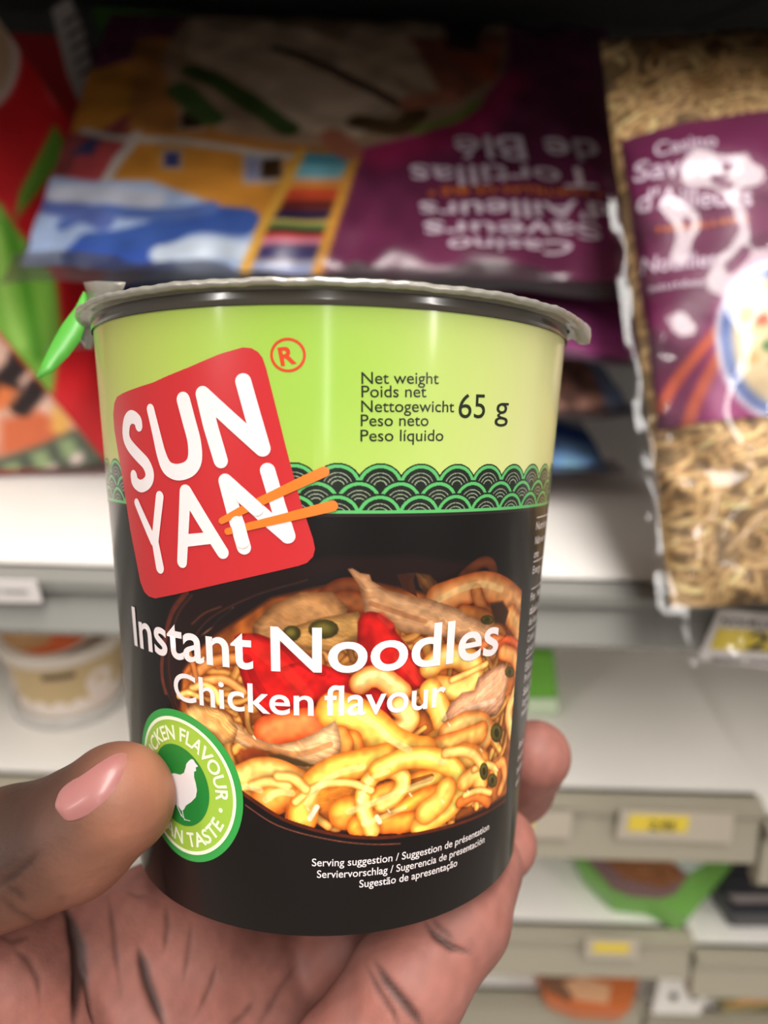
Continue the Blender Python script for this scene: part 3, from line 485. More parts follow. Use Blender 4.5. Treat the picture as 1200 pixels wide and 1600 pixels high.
lay('chopsticks', flat_bm(strokes=[[(-1.382, 3.148, 0.097), (-1.078, 2.991, 0.124), (0.145, 2.38, 0.157)], [(-1.288, 3.305, 0.103), (-0.369, 3.059, 0.136), (0.268, 2.883, 0.164)]]), on_cup(.032), m_orange, badge, ST, 'pair of orange chopsticks across the logo')
lay('logo_lettering', flat_bm(strokes=[[(-1.025, 2.77, 0.219), (-0.827, 2.943, 0.217)], [(-1.123, 3.172, 0.22), (-1.057, 3.442, 0.219)]]), on_cup(.0365), m_white, badge, ST, 'white strokes lying over the chopsticks')
def ring(cx, cy_, r0, r1, n=72):
    bm = bmesh.new(); a = [bm.verts.new((cx + r0 * math.cos(2 * math.pi * k / n), cy_ + r0 * math.sin(2 * math.pi * k / n), 0)) for k in range(n)]
    b = [bm.verts.new((cx + r1 * math.cos(2 * math.pi * k / n), cy_ + r1 * math.sin(2 * math.pi * k / n), 0)) for k in range(n)]
    for k in range(n): bm.faces.new((a[k], a[(k + 1) % n], b[(k + 1) % n], b[k]))
    return bm
RG = (-0.344, 0.704)
m_redt = flat_mat('print_red_thin', (206, 62, 30))
lay('registered_mark', join_bm([ring(RG[0], RG[1], .205, .243), text_at('R', (RG[0] - .095, RG[1] + .15), (RG[0] + .12, RG[1] + .11), .26, .03)]), on_cup(.01), m_redt, cup, ST)
TX = []
for s_, x0, y0, x1, y1, cap in (('Net weight', .652, 1.098, 1.772, 1.055, .18), ('Poids net', .655, 1.291, 1.59, 1.258, .18), ('Nettogewicht', .655, 1.503, 2.05, 1.462, .18),
                                ('Peso neto', .652, 1.707, 1.643, 1.68, .18), ('Peso líquido', .652, 1.927, 1.894, 1.9, .18), ('65', 2.13, 1.546, 2.62, 1.53, .385), ('g', 2.83, 1.53, 3.13, 1.52, .40)):
    TX.append(text_at(s_, (x0, y0), (x1, y1), cap, .004 if cap < .2 else .0))
lay('weight_lettering', join_bm(TX), on_cup(.009), m_ink, cup, ST, 'thin black weight lettering')
lay('product_lettering', join_bm([text_at('Instant', (-3.70, 5.43), (-.95, 5.43), .70, .016), text_at('Noodles', (-.66, 5.43), (3.36, 5.43), .72, .016)]), on_cup(.016), m_white, cup, ST, 'large white product name')
lay('flavour_lettering', join_bm([text_at('Chicken', (-2.52, 6.13), (.0, 6.13), .485, .012), text_at('flavour', (.17, 6.13), (2.20, 6.13), .50, .012)]), on_cup(.016), m_white, cup, ST, 'white flavour name')
lay('serving_lettering', join_bm([text_at('Serving suggestion / Suggestion de présentation', (-.03, 8.64), (3.58, 8.68), .135, .006),
    text_at('Serviervorschlag / Sugerencia de presentación', (.055, 8.84), (3.46, 8.875), .135, .006),
    text_at('Sugestão de apresentação', (.78, 9.04), (2.72, 9.06), .135, .006)]), on_cup(.009), m_white, cup, ST, 'small white serving suggestion lettering')
NT = []; NL = []
for k, (s_, hy) in enumerate((('Nutrition', 3.42), ('Nährwert', 3.68), ('ome', 3.93), ('Energy', 4.22), ('Fat / Mat', 4.72), ('of which', 4.96), ('de lesquels', 5.18), ('Carboh', 5.50), ('of which', 5.72), ('Fibre', 6.02),
                              ('Protein', 6.26), ('Salt / Sel', 6.50), ('Ingredients', 6.72), ('noodles', 6.92), ('Best', 7.55), ('avant', 7.80), ('before', 8.05), ('end', 8.3))):
    x0 = 4.42 + .065 * (hy - 3.3); NT.append(text_at(s_, (x0, hy), (x0 + .095 * len(s_), hy), .15, .004))
    if k in (0, 3, 4, 6, 7, 9, 10, 12): NL.append([(x0, hy - .22, .02), (x0 + 2.2, hy - .22, .02)])
lay('nutrition_lettering', join_bm(NT + [flat_bm(strokes=NL)]), on_cup(.009), m_white, cup, ST, 'small white nutrition lettering')
# round flavour seal
SX, SY = -2.505, 7.626
def disk(cx, cy_, r, n=72): return flat_bm([[(cx + r * math.cos(2 * math.pi * k / n), cy_ + r * math.sin(2 * math.pi * k / n)) for k in range(n)]])
seal = lay('flavour_seal', disk(SX, SY, 1.305), on_cup(.013), m_grn, cup, ST, 'round green flavour seal')
lay('seal_ring', ring(SX, SY, 1.12, 1.18), on_cup(.020), m_cream, seal, ST, 'cream outline ring')
lay('seal_face', disk(SX, SY, 1.14), on_cup(.0165), m_lime, seal, ST, 'lime green seal face')
lay('seal_centre', disk(SX - .05, SY, .70), on_cup(.020), m_dkg, seal, ST, 'dark green seal centre')
def arc_text(s, r, a0, a1, cap, inward=False, weight=.02):
    """letters round the seal; a = clockwise angle from the top"""
    bm = text_bm(s, weight); xs = [v.co.x for v in bm.verts]; x0, x1 = min(xs), max(xs)
    for v in bm.verts:
        t = math.radians(a0 + (a1 - a0) * (v.co.x - x0) / (x1 - x0)); rad = r + (v.co.y / CAPH * cap) * (-1 if inward else 1)
        v.co = Vector((SX + rad * math.sin(t), SY - rad * math.cos(t), 0))
    return bm
lay('seal_lettering', join_bm([arc_text('CHICKEN FLAVOUR', .79, -94, 95, .25), arc_text('ASIAN TASTE', 1.04, 240, 117, .25, True), disk(SX + .90 * math.sin(1.83), SY - .90 * math.cos(1.83), .04, 16)]), on_cup(.022), m_cream, seal, ST)
lay('chicken_emblem', flat_bm([[(-2.263, 7.138), (-2.209, 7.096), (-2.159, 7.091), (-2.118, 7.139), (-2.058, 7.188), (-2.112, 7.218), (-2.109, 7.28), (-2.155, 7.296), (-2.166, 7.392), (-2.133, 7.494), (-2.114, 7.615), (-2.152, 7.74), (-2.266, 7.849), (-2.403, 7.946), (-2.466, 8.039), (-2.525, 8.065), (-2.625, 8.005), (-2.802, 8.004), (-2.96, 7.963), (-3.078, 7.852), (-3.134, 7.738), (-3.21, 7.663), (-3.042, 7.588), (-2.914, 7.597), (-2.796, 7.498), (-2.664, 7.447), (-2.496, 7.43), (-2.401, 7.376), (-2.352, 7.277), (-2.328, 7.203)]], [[(-2.635, 8.015, 0.024), (-2.56, 8.129, 0.017), (-2.445, 8.207, 0.013), (-2.326, 8.194, 0.01)], [(-2.512, 8.029, 0.023), (-2.492, 8.12, 0.017), (-2.464, 8.212, 0.013)], [(-2.56, 8.129, 0.013), (-2.535, 8.174, 0.01)]]), on_cup(.024), m_chick, seal, ST, 'white hen silhouette')

# ============================================================ hand (centimetres seen from the eye: x right, y up, z towards the viewer)
HAND = [([(-4.796, -9.112, -16.8, 1.55), (-5.22, -10.962, -16.0, 2.1), (-5.016, -13.458, -15.0, 2.5), (-5.138, -15.986, -14, 2.6)], 0.8, 0.8), ([(-3.086, -10.451, -17.2, 1.6), (-2.907, -12.156, -16.2, 2.0), (-3.303, -14.069, -15.0, 2.4), (-4.567, -15.986, -14, 2.5)], 0.8, 0.9), ([(-4.333, -9.207, -16.6, 1.35), (-5.762, -8.964, -15.7, 1.25), (-7.145, -8.097, -14.6, 1.2), (-8.442, -7.654, -13.8, 1.3)], 0.5, 0.6), ([(-8.874, -7.543, -13.6, 1.3), (-7.13, -8.74, -14.1, 1.45), (-6.67, -10.12, -14.1, 1.7), (-6.254, -13.319, -14.2, 2.2)], 0.5, 0.22), ([(-9.633, -7.251, -12.7, 1.5), (-8.312, -6.523, -12.9, 1.34), (-6.971, -5.936, -12.95, 1.1), (-6.05, -5.629, -12.9, 1.04), (-5.115, -5.303, -12.8, 0.97), (-4.326, -4.669, -12.72, 0.92)], 0.3, 0.18), ([(-4.052, -10.355, -18.4, 1.0), (-0.6, -8.3, -20.3, 0.95), (2.3, -7.7, -20.3, 0.88), (3.25, -6.7, -19.2, 0.84), (3.5, -5.62, -18.1, 0.8)], 0.3, 0.5), ([(-2.871, -10.91, -17.6, 1.05), (-0.851, -9.721, -17.4, 0.98), (1.0, -9.0, -18.9, 0.92), (2.4, -8.2, -18.6, 0.85), (2.6, -7.4, -17.5, 0.8)], 0.3, 0.25), ([(-2.414, -12.433, -14.8, 1.5), (-0.611, -10.194, -14.4, 1.13), (0.421, -8.638, -14.35, 1.05), (1.414, -7.755, -14.95, 0.95), (1.97, -7.301, -16.1, 0.87)], 0.22, 0.14)]
CREASES = [(0.12320000000000002, 1.6, [(-4.916, -5.891, -11.959), (-5.916, -7.419, -14.624), (-5.791, -7.595, -14.551), (-5.697, -7.784, -14.461), (-5.612, -7.983, -14.394), (-5.567, -8.17, -14.31), (-5.526, -8.358, -14.234), (-5.498, -8.511, -14.102), (-5.451, -8.631, -13.924), (-5.403, -8.771, -13.743), (-5.361, -8.917, -13.582)]), (0.05600000000000001, 0.7, [(-5.612, -7.983, -14.394), (-5.518, -8.242, -14.335), (-5.43, -8.506, -14.287), (-5.353, -8.748, -14.206), (-5.253, -8.945, -14.061), (-5.18, -9.071, -13.99), (-5.111, -9.2, -13.926)]), (0.084, 1.0, [(-4.696, -8.291, -14.993), (-4.645, -8.4, -14.948), (-4.596, -8.511, -14.907), (-4.516, -8.716, -14.843), (-4.437, -8.923, -14.784), (-4.327, -9.135, -14.737), (-4.214, -9.339, -14.679), (-4.114, -9.511, -14.622), (-4.014, -9.678, -14.56)]), (0.05600000000000001, 0.35, [(-5.443, -7.595, -15.52), (-5.306, -7.704, -15.236), (-5.2, -7.85, -15.038), (-5.101, -8.058, -14.857), (-5.022, -8.29, -14.731), (-4.934, -8.64, -14.612), (-4.854, -8.997, -14.515)]), (0.05600000000000001, 0.9, [(0.693, -7.349, -14.167), (0.801, -7.425, -14.028), (0.908, -7.516, -13.921), (1.046, -7.59, -13.868), (1.185, -7.675, -13.839), (1.373, -7.742, -13.858), (1.565, -7.826, -13.906)]), (0.0504, 0.5, [(0.831, -7.298, -14.159), (0.929, -7.361, -14.059), (1.026, -7.434, -13.98), (1.147, -7.508, -13.926), (1.269, -7.592, -13.893)]), (0.07840000000000001, 0.9, [(-0.18, -7.872, -13.827), (-0.089, -7.943, -13.659), (0.0, -8.032, -13.527), (0.137, -8.136, -13.407), (0.272, -8.258, -13.323), (0.406, -8.39, -13.273), (0.541, -8.541, -13.255), (0.606, -8.663, -13.261), (0.672, -8.799, -13.285)]), (0.05600000000000001, 0.5, [(-0.34, -7.984, -13.886), (-0.223, -8.072, -13.652), (-0.11, -8.195, -13.487), (0.011, -8.318, -13.375), (0.13, -8.46, -13.299), (0.2, -8.602, -13.266), (0.27, -8.756, -13.254)]), (0.05600000000000001, 0.3, [(-3.835, -8.182, -15.675), (-3.824, -8.358, -15.527), (-3.819, -8.543, -15.404), (-3.841, -8.825, -15.24), (-3.863, -9.105, -15.085)]), (0.0504, 0.35, [(-5.962, -5.722, -11.79), (-5.773, -5.614, -11.797), (-5.58, -5.503, -11.796), (-5.455, -5.392, -11.784), (-5.329, -5.281, -11.773), (-5.256, -5.184, -11.771), (-5.186, -5.09, -11.776)]), (0.0504, 0.35, [(-5.782, -5.782, -11.815), (-5.688, -5.93, -11.87), (-5.612, -6.1, -11.967), (-5.508, -6.248, -12.112), (-5.499, -6.517, -12.485), (-6.089, -7.364, -14.219), (-5.992, -7.402, -14.405)]), (0.0504, 0.3, [(-5.681, -5.632, -11.805), (-5.592, -5.703, -11.821), (-5.507, -5.777, -11.846), (-5.474, -5.861, -11.879), (-5.446, -5.952, -11.925)]), (0.05600000000000001, 0.4, [(-4.368, -7.837, -15.752), (-4.303, -7.996, -15.562), (-4.248, -8.169, -15.41), (-4.245, -8.341, -15.264), (-4.248, -8.521, -15.142)]), (0.0504, 0.35, [(-3.311, -8.913, -15.612), (-3.348, -9.097, -15.492), (-3.386, -9.281, -15.378), (-3.493, -9.476, -15.187), (-3.591, -9.649, -14.975)]), (0.0504, 0.3, [(-5.201, -7.622, -15.786), (-5.072, -7.653, -15.743), (-4.946, -7.688, -15.71), (-4.844, -7.696, -15.752), (-4.741, -7.703, -15.794)]), (0.06720000000000001, 0.35, [(-1.765, -9.506, -16.651), (-1.942, -9.642, -16.419), (-2.104, -9.732, -16.125), (-2.304, -9.92, -15.693), (-2.495, -10.105, -15.296)]), (0.05600000000000001, 0.4, [(-6.382, -7.482, -13.491), (-6.247, -7.589, -13.485), (-6.117, -7.701, -13.488), (-6.011, -7.843, -13.449), (-5.915, -7.996, -13.429), (-5.862, -8.172, -13.359), (-5.817, -8.356, -13.306)]), (0.0504, 0.3, [(-6.098, -6.597, -12.256), (-6.563, -7.335, -13.523), (-6.416, -7.412, -13.564), (-6.303, -7.43, -13.679), (-6.194, -7.455, -13.807)]), (0.05600000000000001, 0.4, [(-2.566, -9.751, -15.731), (-2.668, -9.816, -15.579), (-2.768, -9.878, -15.429), (-2.925, -9.926, -15.26), (-3.078, -9.972, -15.094)])]
def f_cap(P, a, b, ra, rb):
    a = np.array(a, np.float32); b = np.array(b, np.float32); d = b - a
    t = np.clip(((P - a) @ d) / float(d @ d), 0, 1)
    t2 = t * t * (3 - 2 * t) * .5 + t * .5
    return np.linalg.norm(P - a - t[..., None] * d, axis=-1) - (ra + (rb - ra) * t2)
def smin(a, b, k):
    h = np.clip(.5 + .5 * (b - a) / k, 0, 1); return b + (a - b) * h - k * h * (1 - h)
def chain(P, nodes, k):
    D = None
    for (a, b) in zip(nodes[:-1], nodes[1:]):
        d = f_cap(P, a[:3], b[:3], a[3], b[3]); D = d if D is None else smin(D, d, k)
    return D
_c = np.array((-1.00580810, 3.29623395, -15.67078155)); _ax = np.array((0.0126264, 1, 0.0764243)); _ax = _ax / np.linalg.norm(_ax)
def cup_sdf(P):
    q = P - _c; h = -(q @ _ax); r = np.sqrt(np.maximum((q * q).sum(-1) - h * h, 0))
    return np.maximum((r - (4.5 - .0707 * h)) * .9975, h - 9.9)
def hand_sdf(P):
    P = P.astype(np.float32); D = None
    for nodes, k, ku in HAND:
        d = chain(P, nodes, k); D = d if D is None else smin(D, d, ku)
    cs = cup_sdf(P) - .038                      # soft flesh flattened where it presses on the cup
    return smin(D, D * 0 + 1e3, .1) if cs is None else -smin(-D, cs, .06)
def crease_d(P):
    Wd = np.zeros(P.shape[:-1])
    for w, dep, pts in CREASES:
        pts = np.array(pts); n = len(pts) - 1; M = np.zeros(P.shape[:-1])
        for k in range(n):
            a, b = pts[k], pts[k + 1]; d = b - a; t = np.clip(((P - a) @ d) / (d @ d + 1e-9), 0, 1); r = np.linalg.norm(P - a - t[..., None] * d, axis=-1)
            s_ = (k + t) / n; m = np.exp(-(r / (w * (.55 + .6 * np.sin(s_ * math.pi)))) ** 2) * np.minimum(1, .12 + 3.2 * np.minimum(s_, 1 - s_)); M = np.maximum(M, m)
        Wd += M * dep
    return Wd
def surface_net(fn, lo, hi, h):
    n = [int(math.ceil((hi[i] - lo[i]) / h)) + 1 for i in range(3)]
    ax = [lo[i] + np.arange(n[i]) * h for i in range(3)]; F = np.empty(n, np.float32)
    YZ = np.stack(np.meshgrid(ax[1], ax[2], indexing='ij'), -1)
    for i in range(0, n[0], 8):
        X = ax[0][i:i + 8]; P = np.empty((len(X),) + YZ.shape[:2] + (3,), np.float32); P[..., 0] = X[:, None, None]; P[..., 1:] = YZ
        F[i:i + 8] = fn(P)
    neg = F < 0
    corners = [(i, j, k) for i in (0, 1) for j in (0, 1) for k in (0, 1)]
    sub = lambda A, c: A[c[0]:n[0] - 1 + c[0], c[1]:n[1] - 1 + c[1], c[2]:n[2] - 1 + c[2]]
    cnt = sum(sub(neg, c).astype(np.int8) for c in corners); act = (cnt > 0) & (cnt < 8)
    idx = np.full(act.shape, -1, np.int64); I = np.argwhere(act); idx[act] = np.arange(len(I))
    Vs = np.zeros((len(I), 3)); W = np.zeros(len(I))
    for a in range(8):
        for b in range(a + 1, 8):
            ca, cb = corners[a], corners[b]
            if sum(abs(ca[q] - cb[q]) for q in range(3)) != 1: continue
            fa = sub(F, ca)[act]; fb = sub(F, cb)[act]; m = (fa < 0) != (fb < 0); t = np.where(m, fa / np.where(m, fa - fb, 1), 0)[:, None]
            pt = np.array(ca) + t * (np.array(cb) - np.array(ca)); Vs += np.where(m[:, None], pt, 0); W += m
    V = np.array(lo) + (I + Vs / W[:, None]) * h
    quads = []
    for d in range(3):
        e, f = (d + 1) % 3, (d + 2) % 3
        s0 = [slice(1, n[q] - 1) for q in range(3)]; s1 = list(s0); s0[d] = slice(0, n[d] - 1); s1[d] = slice(1, n[d])
        A = neg[tuple(s0)]; B = neg[tuple(s1)]; E = np.argwhere(A != B); sg = A[A != B]
        base = E.copy(); base[:, e] += 1; base[:, f] += 1; q = []
        for (de, df) in ((-1, -1), (0, -1), (0, 0), (-1, 0)):
            c = base.copy(); c[:, e] += de; c[:, f] += df; q.append(idx[c[:, 0], c[:, 1], c[:, 2]])
        Q = np.stack(q, 1); Q[~sg] = Q[~sg][:, ::-1]; quads.append(Q)
    return V, np.vstack(quads)
HRES = 0.052
hv, hf = surface_net(hand_sdf, (-11.5, -15.5, -22.5), (5.2, -3.6, -10.9), HRES)
def grad(fn, V, e=.03):
    G = np.stack([fn(V + np.eye(3)[i] * e) - fn(V - np.eye(3)[i] * e) for i in range(3)], -1); return G / (np.linalg.norm(G, axis=1, keepdims=True) + 1e-9)
for _ in range(2):
    hn = grad(hand_sdf, hv); hv = hv - hn * hand_sdf(hv)[:, None] * .9
hn = grad(hand_sdf, hv)
cr = crease_d(hv); hv2 = hv - hn * (cr * .06)[:, None]
# skin colour: paler pink palm and finger pads, dark brown back of the hand and of the thumb
palm_c = np.array([148, 97, 87.]); back_c = np.array([42, 28, 22.]); tip_c = np.array([154, 102, 79.])
thumb_d = chain(hv, [(-6.971, -5.936, -12.95, 1.1), (-6.05, -5.629, -12.9, 1.04), (-5.115, -5.303, -12.8, 0.97), (-4.326, -4.669, -12.72, 0.92)], .05); on_thumb = np.clip((.35 - thumb_d) / .35, 0, 1)
def vnoise(V, s, seed):
    r = np.random.default_rng(seed); o = 0
    for k in range(5):
        d = r.normal(size=3); d /= np.linalg.norm(d); o = o + np.sin(V @ d * s * (1 + .37 * k) + r.random() * 6 + 1.5 * np.sin(V @ np.roll(d, 1) * s * .7))
    return o / 5
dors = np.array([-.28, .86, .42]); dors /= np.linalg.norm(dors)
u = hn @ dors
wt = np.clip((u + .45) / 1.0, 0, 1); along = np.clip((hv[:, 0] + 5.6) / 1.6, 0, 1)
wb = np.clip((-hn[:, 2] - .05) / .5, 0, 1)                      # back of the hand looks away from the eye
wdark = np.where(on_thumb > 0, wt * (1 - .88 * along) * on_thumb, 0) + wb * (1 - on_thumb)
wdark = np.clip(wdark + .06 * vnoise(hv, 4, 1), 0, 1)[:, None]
hc = palm_c * (1 + .12 * vnoise(hv, 2.0, 3) + .06 * vnoise(hv, 9, 4))[:, None]
hc = hc * np.stack([1 + 0 * u, 1 - .03 * vnoise(hv, 3, 8), 1 - .05 * vnoise(hv, 3, 8)], 1)
th_c = tip_c * (1 + .05 * vnoise(hv, 5, 5))[:, None]; ot = on_thumb[:, None]
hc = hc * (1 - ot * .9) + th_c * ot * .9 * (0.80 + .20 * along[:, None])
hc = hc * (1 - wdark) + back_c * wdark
hc = hc * (1 - .58 * np.clip(cr, 0, 1)[:, None])          # creases hold darker pigment
def to_world(V): return np.array([0, 0, CAM_H]) + (V * .01) @ np.array(ROT).T
m_skin = mat('skin', vcol=True, rough=.55, spec=.3, sss=.12, bump=(600, .22, .0006))
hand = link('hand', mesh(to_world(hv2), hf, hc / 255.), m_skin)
tag(hand, 'dark brown left hand of a person gripping the noodle cup, thumb in front', 'hand')
NAILG = np.array([[[-5.013, -4.529, -12.003], [-5.017, -4.517, -12.004], [-5.021, -4.506, -12.007], [-5.024, -4.497, -12.014], [-5.027, -4.489, -12.02], [-5.028, -4.483, -12.031], [-5.029, -4.478, -12.044]], [[-4.832, -4.685, -11.871], [-4.863, -4.605, -11.87], [-4.897, -4.527, -11.885], [-4.929, -4.46, -11.93], [-4.965, -4.395, -11.984], [-4.997, -4.348, -12.067], [-5.03, -4.313, -12.166]], [[-4.65, -4.665, -11.85], [-4.674, -4.566, -11.841], [-4.704, -4.468, -11.851], [-4.732, -4.378, -11.895], [-4.766, -4.292, -11.951], [-4.794, -4.223, -12.04], [-4.825, -4.169, -12.153]], [[-4.382, -4.54, -11.827], [-4.409, -4.434, -11.817], [-4.441, -4.328, -11.829], [-4.476, -4.233, -11.878], [-4.516, -4.141, -11.941], [-4.558, -4.07, -12.038], [-4.603, -4.015, -12.16]], [[-4.164, -4.379, -11.879], [-4.189, -4.274, -11.882], [-4.222, -4.17, -11.906], [-4.263, -4.08, -11.964], [-4.31, -3.994, -12.038], [-4.362, -3.931, -12.145], [-4.421, -3.887, -12.277]], [[-4.023, -4.184, -12.025], [-4.045, -4.096, -12.049], [-4.075, -4.011, -12.09], [-4.114, -3.941, -12.155], [-4.158, -3.875, -12.235], [-4.211, -3.831, -12.343], [-4.274, -3.803, -12.477]], [[-3.981, -3.983, -12.272], [-3.997, -3.943, -12.312], [-4.016, -3.905, -12.358], [-4.039, -3.873, -12.413], [-4.064, -3.843, -12.476], [-4.095, -3.82, -12.552], [-4.131, -3.804, -12.645]]])
nk = NAILG.shape[:2]; Vn = NAILG.reshape(-1, 3)
tt = np.linspace(0, 1, nk[1]); nc = np.zeros(nk + (3,)); s_ = np.linspace(0, 1, nk[0])[:, None, None]
nc[:] = np.array([150, 98, 94.]) / 255.; lun = np.clip(1 - s_ * 5, 0, 1) * .35; nc = nc * (1 - lun) + np.array([196, 156, 148]) / 255. * lun
fe = np.clip((s_ - .9) * 10, 0, 1) * .55; nc = nc * (1 - fe) + np.array([150, 104, 78]) / 255. * fe
me = mesh(to_world(Vn), grid_faces(nk[1], nk[0]), nc.reshape(-1, 3))
nail = link('thumbnail', me, mat('nail', vcol=True, rough=.36, spec=.45, coat=.12), hand, label='smooth pink thumbnail')
sm = nail.modifiers.new('s', 'SUBSURF'); sm.levels = sm.render_levels = 2
sm = nail.modifiers.new('t', 'SOLIDIFY'); sm.thickness = .0004; sm.offset = 0

# ============================================================ the store: floor, shelving bays, goods (metres)
m_shelf = mat('shelf_white_enamel', (243, 239, 233), rough=.32, spec=.5, noise=(3, .06))
m_rail = mat('rail_beige_plastic', (158, 151, 134), rough=.3, spec=.5)
m_rail_shaded = mat('rail_shaded_plastic', (134, 133, 128), rough=.25, spec=.6)  # same rail plastic with shadow put into its colour, for the upper rail
m_back = mat('back_panel_dark', (40, 39, 38), rough=.6)
fl = boxes('floor', [((-2.9, -3.9, -.05), (2.9, 2.0, 0))], mat('floor_vinyl', (176, 170, 160), rough=.4, noise=(2, .15))); tag(fl, kind='structure')
ce = boxes('ceiling', [((-2.9, -3.9, 3.0), (2.9, 2.0, 3.05))], mat('ceiling_tile', (225, 220, 212), rough=.8)); tag(ce, kind='structure')
LV = [(1.500, .318, .014), (1.228, .300, .016), (1.077, .330, .016), (.929, .360, .016), (.801, .400, .016), (.660, .440, .016), (.30, .44, .03)]
def bay(x0, x1, dz, dy, label, skip=()):
    root = empty('shelving_bay', ((x0 + x1) / 2, .56, 0), None, label, 'shelf unit', 'white store shelving bays'); X = (x0 + x1) / 2
    def bx(n, lst, m, par=root, bev=0): 
        o = boxes(n, [(Vector(a) - root.location, Vector(b) - root.location) for a, b in lst], m, par, bev); return o
    bx('back_panel', [((x0, .70, 0), (x1, .72, 1.98))], m_back)
    bx('base', [((x0, .46, 0), (x1, .70, .12))], m_shelf)
    for k, (z, y, t) in enumerate(LV):
        zz = z + (dz if k > 1 else 0); yy = y + (dy if k > 1 else 0)
        s = bx('shelf', [((x0, yy, zz - t), (x1, .70, zz)), ((x0, yy, zz - (.021 if k else .040)), (x1, yy + .006, zz))], m_shelf if k else m_back, bev=.0015)
        if k and k not in skip:
            mm = m_rail_shaded if k == 1 else m_rail
            bm = bmesh.new(); hr = (.024, .036, .032, .030, .03, .03)[k - 1]; pr = [(yy + .001, zz + .0004), (yy - .009, zz - .0012), (yy - .009, zz - .006), (yy - .004, zz - .0072), (yy - .012, zz - hr), (yy - .008, zz - hr - .005), (yy - .0005, zz - hr - .003)]
            a = [bm.verts.new((x0 - X, p[0] - .56, p[1])) for p in pr]; b = [bm.verts.new((x1 - X, p[0] - .56, p[1])) for p in pr]
            for i in range(len(pr)): bm.faces.new((a[i], a[(i + 1) % len(pr)], b[(i + 1) % len(pr)], b[i]))
            bm.faces.new(a[::-1]); bm.faces.new(b); bmesh.ops.recalc_face_normals(bm, faces=bm.faces[:])
            me = bpy.data.meshes.new('price_rail'); bm.to_mesh(me); bm.free(); r = link('price_rail', me, mm, s, False)
    return root
bay_l = bay(-.95, .2135, 0, 0, 'long white shelving bay behind the cup, carrying the tortilla packs')
bay_r = bay(.2160, 1.15, -.012, -.004, 'white shelving bay at the lower right edge, beyond the seam')
# perforated bracket plate at the seam; dark discs added to stand for its holes
bp_ = boxes('bracket_plate', [(Vector((.2165, .386, .800)) - bay_r.location, Vector((.254, .390, .856)) - bay_r.location)], m_shelf, bay_r, .001)
for dx in (.2290, .2450):
    bm = bmesh.new(); bmesh.ops.create_cone(bm, cap_ends=True, segments=20, radius1=.0032, radius2=.0032, depth=.002, matrix=Matrix.Translation(Vector((dx, .3855, .823)) - bay_r.location) @ Matrix.Rotation(math.pi / 2, 4, 'X'))
    me = bpy.data.meshes.new('hole_disc'); bm.to_mesh(me); bm.free(); link('hole_disc', me, mat('hole_disc_grey', (92, 88, 82), metal=.5, rough=.5), bp_, False)

class Face:
    """a printed face: origin O, unit axes U and V, outward N; bulge(a, b) swells it"""
    def __init__(s, O, U, V, bulge=None):
        s.O = np.array(O, float); s.U = np.array(U, float); s.U /= np.linalg.norm(s.U); V = np.array(V, float); V = V - s.U * (V @ s.U); s.V = V / np.linalg.norm(V)
        s.N = np.cross(s.U, s.V); s.bulge = bulge
    def fn(s, off=0.0, root=None):
        o = np.array(root.matrix_world.translation) if root is not None else 0
        def f(a, b, z=0):
            a = np.asarray(a, float); b = np.asarray(b, float); n = (s.bulge(a, b) if s.bulge else 0) + off + z
            return (s.O - o) + a[..., None] * s.U + b[..., None] * s.V + np.asarray(n + a * 0)[..., None] * s.N
        return f
def pillow_bulge(w, h, t, wr=.0, seed=1, p=2.5):
    def f(a, b):
        x = np.clip(np.abs(2 * a / w - 1), 0, 1); y = np.clip(np.abs(2 * b / h - 1), 0, 1)
        k = (1 - x ** p) ** .6 * (1 - y ** p) ** .6
        q = np.sin(a * 61 + 3 * np.sin(b * 47 + seed)) * np.sin(b * 53 + 2 * np.sin(a * 71 + seed * 2)) + .6 * np.sin(a * 171 + b * 90 + seed) * np.sin(b * 133 - a * 40)
        e = np.maximum(x, y)
        return t * k + wr * q * (.35 + .65 * e)
    return f
def back_sheet(name, face, w, h, t, m, root, n=24):
    a, b = np.meshgrid(np.linspace(0, w, n), np.linspace(0, h, n)); pb = pillow_bulge(w, h, t)
    f2 = Face(face.O, face.U, face.V, lambda x, y: -pb(x, y) - .0004)
    return link(name, mesh(f2.fn(0, root)(a.ravel(), b.ravel()), grid_faces(n, n)[:, ::-1]), m, root)
m_pack = mat('glossy_pack_print', vcol=True, rough=.25, spec=.45, coat=.12, bump=(60, .25, .002))
m_card = mat('printed_card', vcol=True, rough=.4, spec=.4)
m_txt = mat('pack_lettering', (226, 205, 222), rough=.3); m_txto = mat('pack_orange_lettering', (226, 120, 24), rough=.3)
